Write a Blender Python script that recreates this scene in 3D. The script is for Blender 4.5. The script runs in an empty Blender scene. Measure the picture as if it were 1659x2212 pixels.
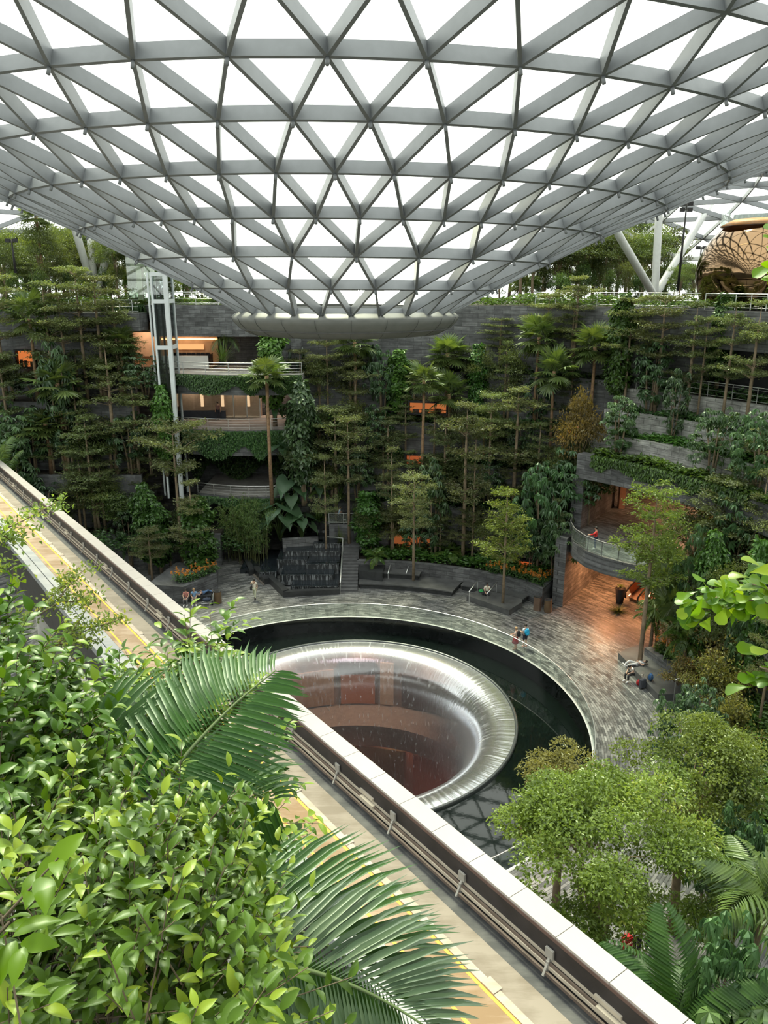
import bpy, bmesh, math, random
import numpy as np
from mathutils import Vector, Matrix, Euler
PI=math.pi; R=math.radians
sc=bpy.context.scene; COL=sc.collection
rng=np.random.default_rng(7)
random.seed(7)
# ---------------------------------------------------------------- camera
F=1650.; PITCH=R(16.5); CP,SP=math.cos(PITCH),math.sin(PITCH); EYE=24.0
def ray(x,y):
    u=1106-y
    return (x-829.5, F*CP+u*SP, u*CP-F*SP)
def atz(x,y,z):
    r=ray(x,y); t=(z-EYE)/r[2]; return Vector((r[0]*t,r[1]*t,z))
def aty(x,y,Y):
    r=ray(x,y); t=Y/r[1]; return Vector((r[0]*t,Y,EYE+r[2]*t))
def atd(x,y,d):
    r=Vector(ray(x,y)).normalized(); return Vector((0,0,EYE))+r*d
cam_d=bpy.data.cameras.new('camera'); cam=bpy.data.objects.new('camera',cam_d); COL.objects.link(cam)
cam.location=(0,0,EYE); cam.rotation_euler=(PI/2-PITCH,0,0)
cam_d.sensor_fit='VERTICAL'; cam_d.sensor_height=36; cam_d.lens=F/2212*36; cam_d.clip_start=.05; cam_d.clip_end=600
sc.camera=cam
# ---------------------------------------------------------------- objects
def tag(o,label=None,cat=None,group=None,kind=None):
    if label: o['label']=label
    if cat: o['category']=cat
    if group: o['group']=group
    if kind: o['kind']=kind
    return o
def empty(name,loc=(0,0,0),rz=0,label=None,cat=None,group=None,kind=None):
    o=bpy.data.objects.new(name,None); COL.objects.link(o); o.location=loc; o.rotation_euler=(0,0,rz)
    o.empty_display_size=.2
    return tag(o,label,cat,group,kind)
def link(name,me,parent=None,loc=(0,0,0),rot=(0,0,0),scale=(1,1,1)):
    o=bpy.data.objects.new(name,me); COL.objects.link(o)
    o.location=loc; o.rotation_euler=rot; o.scale=scale
    if parent is not None: o.parent=parent
    return o
class MB:
    """collects simple shapes and turns them into one mesh"""
    def __init__(s): s.v=[]; s.f=[]; s.t=[]; s.sm=[]
    def add(s,vs,fs,tint=.5,smooth=False):
        n=len(s.v); s.v+= [tuple(v) for v in vs]
        for f in fs: s.f.append(tuple(i+n for i in f)); s.t.append(tint); s.sm.append(smooth)
        return s
    def box(s,c,size,rz=0,tint=.5,M=None):
        x,y,z=size[0]/2,size[1]/2,size[2]/2
        vs=[Vector((a*x,b*y,d*z)) for d in(-1,1) for b in(-1,1) for a in(-1,1)]
        if M is None: M=Matrix.Rotation(rz,3,'Z')
        vs=[M@v+Vector(c) for v in vs]
        return s.add(vs,[(0,2,3,1),(4,5,7,6),(0,1,5,4),(2,6,7,3),(0,4,6,2),(1,3,7,5)],tint)
    def bar(s,a,b,w,h=None,up=(0,0,1),tint=.5):
        a=Vector(a);b=Vector(b);h=h or w
        d=(b-a);L=d.length
        if L<1e-6: return s
        d/=L;u=Vector(up);sd=d.cross(u)
        if sd.length<1e-4: sd=d.cross(Vector((1,0,0)))
        sd.normalize();u=sd.cross(d)
        vs=[p+sd*(i*w/2)+u*(j*h/2) for p in(a,b) for i,j in((-1,-1),(1,-1),(1,1),(-1,1))]
        return s.add(vs,[(0,1,2,3),(7,6,5,4),(0,4,5,1),(1,5,6,2),(2,6,7,3),(3,7,4,0)],tint)
    def tube(s,pts,rad,n=8,tint=.5,caps=True):
        pts=[Vector(p) for p in pts]
        if not hasattr(rad,'__len__'): rad=[rad]*len(pts)
        vs=[];prev=None
        for i,p in enumerate(pts):
            d=(pts[min(i+1,len(pts)-1)]-pts[max(i-1,0)])
            if d.length<1e-9: d=Vector((0,0,1))
            d.normalize()
            if prev is None:
                a=d.cross(Vector((0,0,1)))
                if a.length<1e-3: a=d.cross(Vector((1,0,0)))
            else:
                a=prev-d*prev.dot(d)
            a.normalize();prev=a;b=d.cross(a)
            for k in range(n):
                t=2*PI*k/n; vs.append(p+(a*math.cos(t)+b*math.sin(t))*rad[i])
        fs=[]
        for i in range(len(pts)-1):
            for k in range(n):
                k2=(k+1)%n; fs.append((i*n+k,i*n+k2,(i+1)*n+k2,(i+1)*n+k))
        if caps: fs.append(tuple(range(n-1,-1,-1))); fs.append(tuple((len(pts)-1)*n+k for k in range(n)))
        return s.add(vs,fs,tint,True)
    def lathe(s,prof,n=32,c=(0,0,0),a0=0,a1=2*PI,tint=.5,smooth=True):
        full=abs(a1-a0-2*PI)<1e-6; m=n if full else n+1
        vs=[(c[0]+r*math.cos(a0+(a1-a0)*k/n),c[1]+r*math.sin(a0+(a1-a0)*k/n),c[2]+z) for r,z in prof for k in range(m)]
        fs=[]
        for i in range(len(prof)-1):
            for k in range(n):
                k2=(k+1)%m; fs.append((i*m+k,i*m+k2,(i+1)*m+k2,(i+1)*m+k))
        return s.add(vs,fs,tint,smooth)
    def prism(s,poly,z0,z1,tint=.5):
        n=len(poly);vs=[(p[0],p[1],z0) for p in poly]+[(p[0],p[1],z1) for p in poly]
        fs=[tuple(range(n-1,-1,-1)),tuple(range(n,2*n))]+[(i,(i+1)%n,n+(i+1)%n,n+i) for i in range(n)]
        return s.add(vs,fs,tint)
    def ball(s,c,r,n=8,m=6,tint=.5):
        rr=r if hasattr(r,'__len__') else (r,r,r)
        prof=[(math.sin(PI*i/m),-math.cos(PI*i/m)) for i in range(m+1)]
        vs=[(c[0]+rr[0]*max(p,1e-4)*math.cos(2*PI*k/n),c[1]+rr[1]*max(p,1e-4)*math.sin(2*PI*k/n),c[2]+rr[2]*q) for p,q in prof for k in range(n)]
        fs=[(i*n+k,i*n+(k+1)%n,(i+1)*n+(k+1)%n,(i+1)*n+k) for i in range(m) for k in range(n)]
        return s.add(vs,fs,tint,True)
    def mesh(s,name,mat):
        me=bpy.data.meshes.new(name); me.from_pydata(s.v,[],s.f); 
        me.materials.append(mat)
        if s.f:
            me.polygons.foreach_set('use_smooth',s.sm)
            a=me.attributes.new('tint','FLOAT','FACE'); a.data.foreach_set('value',s.t)
        me.update(); return me
    def build(s,name,mat,parent=None,loc=(0,0,0),rot=(0,0,0)):
        return link(name,s.mesh(name,mat),parent,loc,rot)
def np_mesh(name,V,Fc,tint,mat,smooth=False):
    """V (n,3); Fc (m,k) faces all k-gons; tint per face"""
    V=np.asarray(V,np.float32);Fc=np.asarray(Fc,np.int32)
    me=bpy.data.meshes.new(name); m,k=Fc.shape
    me.vertices.add(len(V)); me.vertices.foreach_set('co',V.ravel())
    me.loops.add(m*k); me.loops.foreach_set('vertex_index',Fc.ravel())
    me.polygons.add(m); me.polygons.foreach_set('loop_start',np.arange(0,m*k,k,dtype=np.int32))
    me.polygons.foreach_set('use_smooth',np.full(m,smooth))
    me.update(calc_edges=True); me.validate()
    a=me.attributes.new('tint','FLOAT','FACE'); a.data.foreach_set('value',np.asarray(tint,np.float32))
    me.materials.append(mat); return me
def copy_tree(o,parent=None):
    c=o.copy(); COL.objects.link(c); c.parent=parent
    for ch in o.children: 
        copy_tree(ch,c)
    return c
# ---------------------------------------------------------------- materials
def new_mat(name):
    m=bpy.data.materials.new(name); m.use_nodes=True; nt=m.node_tree; nt.nodes.clear()
    return m,nt,nt.nodes,nt.links
def N(nd,t,**kw):
    n=nd.new(t)
    for k,v in kw.items():
        if k in n.inputs: n.inputs[k].default_value=v
        else: setattr(n,k,v)
    return n
def rgba(c): return (c[0],c[1],c[2],1)
def simple(name,col,rough=.6,metal=0,noise=.12,nscale=3.,spec=.5,bump=0,emit=None,estr=0,tintvar=0):
    m,nt,nd,lk=new_mat(name)
    out=N(nd,'ShaderNodeOutputMaterial'); b=N(nd,'ShaderNodeBsdfPrincipled')
    b.inputs['Roughness'].default_value=rough; b.inputs['Metallic'].default_value=metal
    b.inputs['Specular IOR Level'].default_value=spec
    tc=N(nd,'ShaderNodeTexCoord'); nz=N(nd,'ShaderNodeTexNoise'); nz.inputs['Scale'].default_value=nscale; nz.inputs['Detail'].default_value=5
    lk.new(tc.outputs['Object'],nz.inputs['Vector'])
    hs=N(nd,'ShaderNodeHueSaturation'); hs.inputs['Color'].default_value=rgba(col)
    mr=N(nd,'ShaderNodeMapRange'); mr.inputs['From Min'].default_value=.25; mr.inputs['From Max'].default_value=.75
    mr.inputs['To Min'].default_value=1-noise*1.5; mr.inputs['To Max'].default_value=1+noise*1.5
    lk.new(nz.outputs['Fac'],mr.inputs['Value']); 
    val=mr.outputs['Result']
    if tintvar:
        at=N(nd,'ShaderNodeAttribute',attribute_name='tint'); ma=N(nd,'ShaderNodeMapRange'); ma.inputs['To Min'].default_value=1-tintvar; ma.inputs['To Max'].default_value=1+tintvar
        lk.new(at.outputs['Fac'],ma.inputs['Value']); mu=N(nd,'ShaderNodeMath',operation='MULTIPLY'); lk.new(val,mu.inputs[0]); lk.new(ma.outputs['Result'],mu.inputs[1]); val=mu.outputs[0]
    lk.new(val,hs.inputs['Value'])
    lk.new(hs.outputs['Color'],b.inputs['Base Color'])
    if bump:
        bp=N(nd,'ShaderNodeBump'); bp.inputs['Strength'].default_value=bump; bp.inputs['Distance'].default_value=.05
        lk.new(nz.outputs['Fac'],bp.inputs['Height']); lk.new(bp.outputs['Normal'],b.inputs['Normal'])
    if emit:
        b.inputs['Emission Color'].default_value=rgba(emit); b.inputs['Emission Strength'].default_value=estr
    lk.new(b.outputs[0],out.inputs[0]); return m
def leafmat(name,c0,c1,c2=None,trans=.35,gloss=.06,rough=.35,hue=0.02,val=.25,tcol=None):
    """leaf: tint mixes c0..c1 (and a few c2), diffuse + translucent + a little gloss"""
    m,nt,nd,lk=new_mat(name)
    out=N(nd,'ShaderNodeOutputMaterial')
    at=N(nd,'ShaderNodeAttribute',attribute_name='tint')
    cr=N(nd,'ShaderNodeValToRGB'); e=cr.color_ramp.elements; e[0].color=rgba(c0); e[0].position=.05; e[1].color=rgba(c1); e[1].position=.85
    if c2: x=cr.color_ramp.elements.new(.97); x.color=rgba(c2)
    lk.new(at.outputs['Fac'],cr.inputs['Fac'])
    oi=N(nd,'ShaderNodeObjectInfo')
    hs=N(nd,'ShaderNodeHueSaturation')
    mh=N(nd,'ShaderNodeMapRange'); mh.inputs['To Min'].default_value=.5-hue; mh.inputs['To Max'].default_value=.5+hue*.6
    mv=N(nd,'ShaderNodeMapRange'); mv.inputs['To Min'].default_value=1-val; mv.inputs['To Max'].default_value=1+val
    mul=N(nd,'ShaderNodeMath',operation='MULTIPLY'); mul.inputs[1].default_value=7.31
    fr=N(nd,'ShaderNodeMath',operation='FRACT')
    lk.new(oi.outputs['Random'],mh.inputs['Value']); lk.new(oi.outputs['Random'],mul.inputs[0]); lk.new(mul.outputs[0],fr.inputs[0]); lk.new(fr.outputs[0],mv.inputs['Value'])
    lk.new(mh.outputs[0],hs.inputs['Hue']); lk.new(mv.outputs[0],hs.inputs['Value']); lk.new(cr.outputs['Color'],hs.inputs['Color'])
    df=N(nd,'ShaderNodeBsdfDiffuse'); tr=N(nd,'ShaderNodeBsdfTranslucent'); gl=N(nd,'ShaderNodeBsdfGlossy',Roughness=rough)
    gl.inputs['Color'].default_value=(.9,1,.92,1)
    tm=N(nd,'ShaderNodeMix',data_type='RGBA',blend_type='MULTIPLY'); tm.inputs[0].default_value=1; 
    tm.inputs[7].default_value=rgba(tcol or (1.5,1.5,.6))
    lk.new(hs.outputs['Color'],tm.inputs[6])
    lk.new(hs.outputs['Color'],df.inputs['Color']); lk.new(tm.outputs[2],tr.inputs['Color'])
    m1=N(nd,'ShaderNodeMixShader'); m1.inputs[0].default_value=trans; lk.new(df.outputs[0],m1.inputs[1]); lk.new(tr.outputs[0],m1.inputs[2])
    fz=N(nd,'ShaderNodeLayerWeight'); fz.inputs['Blend'].default_value=.3
    ml=N(nd,'ShaderNodeMath',operation='MULTIPLY_ADD'); ml.inputs[1].default_value=gloss*2.2; ml.inputs[2].default_value=gloss*.5; lk.new(fz.outputs['Fresnel'],ml.inputs[0])
    m2=N(nd,'ShaderNodeMixShader'); lk.new(ml.outputs[0],m2.inputs[0]); lk.new(m1.outputs[0],m2.inputs[1]); lk.new(gl.outputs[0],m2.inputs[2])
    lk.new(m2.outputs[0],out.inputs[0]); return m
def glassmat(name,tint=(.9,.96,.92),refl=.08,rough=.02,fres=True,haze=0,hazecol=(.8,.85,.82)):
    m,nt,nd,lk=new_mat(name)
    out=N(nd,'ShaderNodeOutputMaterial'); t=N(nd,'ShaderNodeBsdfTransparent'); t.inputs[0].default_value=rgba(tint)
    g=N(nd,'ShaderNodeBsdfGlossy',Roughness=rough); mx=N(nd,'ShaderNodeMixShader')
    if fres:
        lw=N(nd,'ShaderNodeLayerWeight'); lw.inputs['Blend'].default_value=.25
        ml=N(nd,'ShaderNodeMath',operation='MULTIPLY_ADD'); ml.inputs[1].default_value=.7; ml.inputs[2].default_value=refl*.4; lk.new(lw.outputs['Fresnel'],ml.inputs[0]); lk.new(ml.outputs[0],mx.inputs[0])
    else: mx.inputs[0].default_value=refl
    lk.new(t.outputs[0],mx.inputs[1]); lk.new(g.outputs[0],mx.inputs[2])
    last=mx.outputs[0]
    if haze:
        d=N(nd,'ShaderNodeBsdfDiffuse'); d.inputs[0].default_value=rgba(hazecol); m2=N(nd,'ShaderNodeMixShader'); m2.inputs[0].default_value=haze
        lk.new(last,m2.inputs[1]); lk.new(d.outputs[0],m2.inputs[2]); last=m2.outputs[0]
    lk.new(last,out.inputs[0]); return m
def emis(name,col,s):
    m,nt,nd,lk=new_mat(name); out=N(nd,'ShaderNodeOutputMaterial'); e=N(nd,'ShaderNodeEmission',Strength=s); e.inputs[0].default_value=rgba(col); lk.new(e.outputs[0],out.inputs[0]); return m
def stonemat(name,c0,c1,mortar=(.02,.02,.022),bw=.9,bh=.3,mode='cyl',centre=(-2.7,38.8),rough=.5,polar=False):
    """slate blocks. mode cyl: u=angle*radius, v=z ; wall: u=x+y, v=z ; floor polar: u=angle*radius, v=radius"""
    m,nt,nd,lk=new_mat(name)
    out=N(nd,'ShaderNodeOutputMaterial'); b=N(nd,'ShaderNodeBsdfPrincipled'); 
    gp=N(nd,'ShaderNodeNewGeometry'); sp=N(nd,'ShaderNodeSeparateXYZ'); lk.new(gp.outputs['Position'],sp.inputs[0])
    def M_(op,a,b_=None):
        n=N(nd,'ShaderNodeMath',operation=op)
        for i,x in enumerate((a,b_)):
            if x is None: continue
            if isinstance(x,(int,float)): n.inputs[i].default_value=x
            else: lk.new(x,n.inputs[i])
        return n.outputs[0]
    dx=M_('SUBTRACT',sp.outputs[0],centre[0]); dy=M_('SUBTRACT',sp.outputs[1],centre[1])
    if mode=='wall':
        u=M_('ADD',sp.outputs[0],M_('MULTIPLY',sp.outputs[1],.77)); v=sp.outputs[2]
    else:
        ang=M_('ARCTAN2',dy,dx); rad=M_('SQRT',M_('ADD',M_('MULTIPLY',dx,dx),M_('MULTIPLY',dy,dy)))
        u=M_('MULTIPLY',ang,25.0 if mode=='cyl' else 20.0)
        v=sp.outputs[2] if mode=='cyl' else rad
    cb=N(nd,'ShaderNodeCombineXYZ'); lk.new(u,cb.inputs[0]); lk.new(v,cb.inputs[1])
    br=N(nd,'ShaderNodeTexBrick'); br.inputs['Scale'].default_value=1; br.inputs['Brick Width'].default_value=bw; br.inputs['Row Height'].default_value=bh
    br.inputs['Mortar Size'].default_value=.012; br.inputs['Mortar Smooth'].default_value=.1; br.inputs['Bias'].default_value=0
    br.inputs['Color1'].default_value=rgba(c0); br.inputs['Color2'].default_value=rgba(c1); br.inputs['Mortar'].default_value=rgba(mortar)
    lk.new(cb.outputs[0],br.inputs['Vector'])
    nz=N(nd,'ShaderNodeTexNoise'); nz.inputs['Scale'].default_value=.9; nz.inputs['Detail'].default_value=8; nz.inputs['Roughness'].default_value=.7; lk.new(gp.outputs['Position'],nz.inputs['Vector'])
    nz2=N(nd,'ShaderNodeTexNoise'); nz2.inputs['Scale'].default_value=1.; nz2.inputs['Detail'].default_value=4
    mp=N(nd,'ShaderNodeMapping'); mp.inputs['Scale'].default_value=(1.1,7,1) ; lk.new(cb.outputs[0],mp.inputs[0]); lk.new(mp.outputs[0],nz2.inputs['Vector'])
    mr=N(nd,'ShaderNodeMapRange'); mr.inputs['From Min'].default_value=.3; mr.inputs['From Max'].default_value=.7; mr.inputs['To Min'].default_value=.55; mr.inputs['To Max'].default_value=1.5; lk.new(nz.outputs['Fac'],mr.inputs['Value'])
    mr2=N(nd,'ShaderNodeMapRange'); mr2.inputs['From Min'].default_value=.3; mr2.inputs['From Max'].default_value=.7; mr2.inputs['To Min'].default_value=.6 ; mr2.inputs['To Max'].default_value=1.45; lk.new(nz2.outputs['Fac'],mr2.inputs['Value'])
    mu=M_('MULTIPLY',mr.outputs[0],mr2.outputs[0])
    hs=N(nd,'ShaderNodeHueSaturation'); lk.new(br.outputs['Color'],hs.inputs['Color']); lk.new(mu,hs.inputs['Value']); lk.new(hs.outputs[0],b.inputs['Base Color'])
    rr=N(nd,'ShaderNodeMapRange'); rr.inputs['To Min'].default_value=rough-.15; rr.inputs['To Max'].default_value=rough+.15; lk.new(nz2.outputs['Fac'],rr.inputs['Value']); lk.new(rr.outputs[0],b.inputs['Roughness'])
    bp=N(nd,'ShaderNodeBump'); bp.inputs['Strength'].default_value=.25; bp.inputs['Distance'].default_value=.03; lk.new(nz2.outputs['Fac'],bp.inputs['Height']); lk.new(bp.outputs[0],b.inputs['Normal'])
    lk.new(b.outputs[0],out.inputs[0]); return m
# ================================================================ materials for the setting
M={}
M['steel']=simple('roof_steel',(.195,.207,.22),rough=.45,metal=.0,noise=.05,spec=.5)
M['fascia']=simple('fascia_metal',(.19,.195,.185),rough=.5,noise=.06)
M['roofglass']=glassmat('roof_glass',(.47,.545,.485),refl=.05)
M['paving']=stonemat('slate_paving',(.048,.052,.055),(.21,.212,.205),mortar=(.03,.03,.03),bw=.62,bh=.15,mode='floor',rough=.42)
M['slate']=stonemat('slate_wall',(.068,.07,.074),(.135,.138,.142),mortar=(.03,.03,.032),bw=1.1,bh=.36,mode='cyl',rough=.6)
M['slate_flat']=stonemat('slate_flat',(.068,.07,.074),(.13,.134,.14),mortar=(.03,.03,.032),bw=1.1,bh=.36,mode='wall',rough=.6)
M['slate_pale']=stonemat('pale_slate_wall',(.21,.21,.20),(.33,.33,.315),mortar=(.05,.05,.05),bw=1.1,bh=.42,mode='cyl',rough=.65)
M['darkstone']=simple('dark_granite',(.032,.034,.036),rough=.35,noise=.25,nscale=2)
M['benchstone']=simple('bench_granite',(.075,.077,.078),rough=.45,noise=.25,nscale=1.5)
M['blackgran']=simple('black_granite',(.012,.014,.015),rough=.12,noise=.3,nscale=1.2)
M['soil']=simple('soil',(.025,.02,.014),rough=.9,noise=.4,nscale=5)
M['gravel']=simple('gravel',(.12,.105,.09),rough=.9,noise=.5,nscale=30)
M['conc']=simple('concrete',(.33,.32,.30),rough=.75,noise=.15,nscale=1.5)
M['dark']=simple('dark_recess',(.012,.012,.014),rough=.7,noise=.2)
M['white']=simple('white_panel',(.72,.70,.67),rough=.5,noise=.03)
M['alum']=simple('brushed_steel',(.62,.63,.63),rough=.3,metal=.8,noise=.06)
M['railglass']=glassmat('rail_glass',(.86,.93,.90),refl=.12,haze=.05)
M['warmwall']=simple('warm_timber',(.42,.20,.08),rough=.5,noise=.15,nscale=2)
M['warmlight']=emis('warm_lamp',(1,.52,.2),5.0)
M['warmglow']=emis('warm_lit_window',(1,.36,.10),1.0)
# ================================================================ floor with the pool opening
PC=Vector((-2.7,38.8,0)); PR=14.25          # pool edge
LC=Vector((-2.0,41.3,0)); LR=9.95           # acrylic funnel
def polar(a,r,z=0,c=PC): return Vector((c.x+r*math.cos(a),c.y+r*math.sin(a),z))
b=MB(); n=160
prof=[(PR,0),(18,0),(22,0),(30,0),(45,0),(80,0)]
b.lathe(prof,n,(PC.x,PC.y,0),smooth=False)
tag(b.build('floor',M['paving']),kind='structure')
# pool wall, water, coping
pool=empty('reflecting_pool',(PC.x,PC.y,0),label='dark circular pool of still water around the acrylic funnel',cat='pool')
b=MB(); b.lathe([(PR,0),(PR,-1.15),(PR,-1.5)],n); b.build('pool_wall',M['blackgran'],pool)
b=MB(); 
vs=[];fs=[]
for k in range(n):
    a=2*PI*k/n; vs.append((PR*math.cos(a),PR*math.sin(a),-1.15)); 
for k in range(n):
    a=2*PI*k/n; d=LC-PC; vs.append((d.x+(LR+.1)*math.cos(a),d.y+(LR+.1)*math.sin(a),-1.15))
for k in range(n): k2=(k+1)%n; fs.append((k,k2,n+k2,n+k))
b.add(vs,fs)
m,nt,nd,lk=new_mat('pool_water'); out=N(nd,'ShaderNodeOutputMaterial'); pb=N(nd,'ShaderNodeBsdfPrincipled',Roughness=.03); pb.inputs['Base Color'].default_value=(.004,.007,.006,1); pb.inputs['IOR'].default_value=1.45
nz=N(nd,'ShaderNodeTexNoise',Scale=2.2,Detail=3); bp=N(nd,'ShaderNodeBump',Strength=.018,Distance=.05); tc=N(nd,'ShaderNodeTexCoord'); lk.new(tc.outputs['Object'],nz.inputs['Vector']); lk.new(nz.outputs['Fac'],bp.inputs['Height']); lk.new(bp.outputs[0],pb.inputs['Normal']); lk.new(pb.outputs[0],out.inputs[0])
b.build('water',m,pool)
b=MB(); b.lathe([(PR-.03,.02),(PR+.14,.02),(PR+.14,.0)],n); b.build('coping',simple('coping_steel',(.55,.56,.55),rough=.4,noise=.05),pool)
# rim of the funnel
b=MB(); d=LC-PC
b.lathe([(LR+.12,-1.3),(LR+.12,-1.02),(LR,-1.0),(LR-.06,-1.06),(LR-.06,-1.2)],120,(d.x,d.y,0)); b.build('rim',simple('rim_steel',(.09,.1,.1),rough=.3,noise=.05,metal=.5),pool)
# acrylic funnel
fun=empty('acrylic_funnel',(LC.x,LC.y,0),label='clear acrylic funnel with water sheeting down its inside',cat='water feature')
m,nt,nd,lk=new_mat('wet_acrylic'); out=N(nd,'ShaderNodeOutputMaterial')
tr=N(nd,'ShaderNodeBsdfTransparent'); tr.inputs[0].default_value=(.60,.56,.53,1); gl=N(nd,'ShaderNodeBsdfGlossy',Roughness=.17); gl.inputs[0].default_value=(.93,.95,1,1)
gp=N(nd,'ShaderNodeTexCoord'); sp=N(nd,'ShaderNodeSeparateXYZ'); lk.new(gp.outputs['Object'],sp.inputs[0])
an=N(nd,'ShaderNodeMath',operation='ARCTAN2'); lk.new(sp.outputs[1],an.inputs[0]); lk.new(sp.outputs[0],an.inputs[1])
cb=N(nd,'ShaderNodeCombineXYZ'); s1=N(nd,'ShaderNodeMath',operation='MULTIPLY'); s1.inputs[1].default_value=44; lk.new(an.outputs[0],s1.inputs[0]); lk.new(s1.outputs[0],cb.inputs[0]); s2=N(nd,'ShaderNodeMath',operation='MULTIPLY'); s2.inputs[1].default_value=1.6; lk.new(sp.outputs[2],s2.inputs[0]); lk.new(s2.outputs[0],cb.inputs[1])
nz=N(nd,'ShaderNodeTexNoise',Scale=1.,Detail=4); lk.new(cb.outputs[0],nz.inputs['Vector'])
bp=N(nd,'ShaderNodeBump',Strength=.16,Distance=.1); lk.new(nz.outputs['Fac'],bp.inputs['Height']); lk.new(bp.outputs[0],gl.inputs['Normal'])
lw=N(nd,'ShaderNodeLayerWeight',Blend=.5); lk.new(bp.outputs[0],lw.inputs['Normal'])
ma=N(nd,'ShaderNodeMapRange',interpolation_type='SMOOTHSTEP'); ma.inputs['From Min'].default_value=.12; ma.inputs['From Max'].default_value=.5; ma.inputs['To Min'].default_value=.16; ma.inputs['To Max'].default_value=.92; lk.new(lw.outputs['Facing'],ma.inputs['Value'])
mx=N(nd,'ShaderNodeMixShader'); lk.new(ma.outputs[0],mx.inputs[0]); lk.new(tr.outputs[0],mx.inputs[1]); lk.new(gl.outputs[0],mx.inputs[2])
df=N(nd,'ShaderNodeBsdfDiffuse'); df.inputs[0].default_value=(.75,.77,.8,1); m2=N(nd,'ShaderNodeMixShader')
st=N(nd,'ShaderNodeMapRange'); st.inputs['From Min'].default_value=.56; st.inputs['From Max'].default_value=.78; st.inputs['To Min'].default_value=.07; st.inputs['To Max'].default_value=.42; lk.new(nz.outputs['Fac'],st.inputs['Value']); lk.new(st.outputs[0],m2.inputs[0])
lk.new(mx.outputs[0],m2.inputs[1]); lk.new(df.outputs[0],m2.inputs[2]); lk.new(m2.outputs[0],out.inputs[0])
fprof=[(9.9,-1.1),(9.5,-1.12),(9.0,-1.16),(8.5,-1.32),(8.05,-1.6),(7.65,-2.05),(7.35,-2.6),(7.12,-3.3),(6.95,-4.2),(6.85,-5.3),(6.8,-7),(6.78,-9.5),(6.75,-12.5)]
b=MB(); b.lathe(fprof,120); b.build('acrylic_shell',m,fun)
# basement seen through the acrylic
base=empty('wall_basement',(LC.x,LC.y,0),kind='structure'); 
b=MB(); b.lathe([(12.4,-1.6),(12.4,-10),(10.6,-10),(10.6,-16)],80); b.build('basement_wall',simple('basement_wall',(.16,.10,.075),rough=.6,noise=.35,nscale=.5),base)
b=MB(); b.lathe([(0,-15.9),(10.6,-15.9)],60); b.build('basement_floor',simple('basement_floor',(.12,.04,.025),rough=.4,noise=.3),base)
b=MB(); b.lathe([(12.4,-7.75),(9.3,-7.75),(9.3,-9.5),(12.4,-9.5)],80,smooth=False); b.build('gallery_slab',simple('gallery_slab',(.30,.29,.28),rough=.5,noise=.1),base)
b=MB(); b.lathe([(10.0,-1.5),(12.4,-1.5)],80); b.build('basement_soffit',simple('basement_soffit',(.3,.26,.22),rough=.6,noise=.05),base)
for a0,a1,r_,z0,z1,mt in ((84,96.5,12.2,-7.6,-5.1,'o'),(99,128,12.2,-7.6,-4.6,'b'),(77,82,12.2,-7.6,-4.0,'w'),(45,74,12.2,-7.6,-4.9,'d'),(84,97,12.1,-5.0,-3.9,'d'),(96,110,10.4,-12.6,-10.6,'o2'),(70,92,10.4,-14.8,-10.4,'g'),(40,66,10.4,-15,-10.6,'r')):
    b=MB(); b.lathe([(r_,z0),(r_,z1)],12,a0=R(a0),a1=R(a1)); b.lathe([(r_,z1),(r_+.3,z1)],12,a0=R(a0),a1=R(a1))
    mm={'o':emis('shop_orange',(1,.25,.07),.16),'w':simple('shop_cream',(.45,.38,.30),rough=.5),'b':simple('shop_tan',(.34,.22,.13),rough=.5),'d':simple('shop_dark',(.05,.03,.025),rough=.5),'r':emis('shop_red',(.5,.05,.02),.10),'o2':emis('shop_rust',(.9,.13,.03),.15),'g':simple('shop_green',(.03,.05,.03),rough=.5)}[mt]
    b.build('shop_front',mm,base)
# glass balustrade round the pool
bal=empty('glass_balustrade',(PC.x,PC.y,0),label='curved clear glass balustrade around the dark pool',cat='balustrade')
b=MB(); b.lathe([(PR+.06,.03),(PR+.06,1.12)],160); b.build('glass',glassmat('balustrade_glass',(.86,.93,.90),refl=.07,haze=.03,hazecol=(.6,.7,.68),fres=False,rough=.01),bal)
b=MB(); b.lathe([(PR+.03,1.1),(PR+.03,1.14),(PR+.09,1.14),(PR+.09,1.1)],160); b.build('handrail',M['alum'],bal)
b=MB()
for k in range(56):
    a=2*PI*k/56; b.bar(polar(a,PR+.06,.05,Vector((0,0,0))),polar(a,PR+.06,1.1,Vector((0,0,0))),.014)
b.build('seam',simple('glass_seam',(.15,.2,.19),rough=.4),bal)
# ================================================================ glass roof
NB=26; AX=Vector((-2.0,41.3,0)); STEP=2*PI/(2*NB); BASE=R(-84.8)
PROF=[(5.5,22.61),(7.75,23.84),(10.3,25.06),(12.7,26.26),(15.4,27.36),(17.8,28.41),(20.3,29.35),(23.0,30.25),(25.8,31.0),(28.8,31.65),(32,32.1),(35.4,32.4),(39,32.4),(42.8,32.1),(46.6,31.4),(50.4,30.3),(54,28.8),(57.4,26.9),(60.6,24.5),(63.5,21.5)]
K=len(PROF)
def nrm(k):
    k0,k1=max(k-1,0),min(k+1,K-1); dr=PROF[k1][0]-PROF[k0][0]; dz=PROF[k1][1]-PROF[k0][1]; l=math.hypot(dr,dz); return (-dz/l,dr/l)
FD=.44
def rp(k,az,off=0.):
    r,z=PROF[k]; nr,nz_=nrm(k); r+=nr*off; z+=nz_*off
    return Vector((AX.x+r*math.cos(az),AX.y+r*math.sin(az),z-.008*r*math.cos(az)))
def rn(k,az):
    nr,nz_=nrm(k); return Vector((nr*math.cos(az),nr*math.sin(az),nz_))
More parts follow.
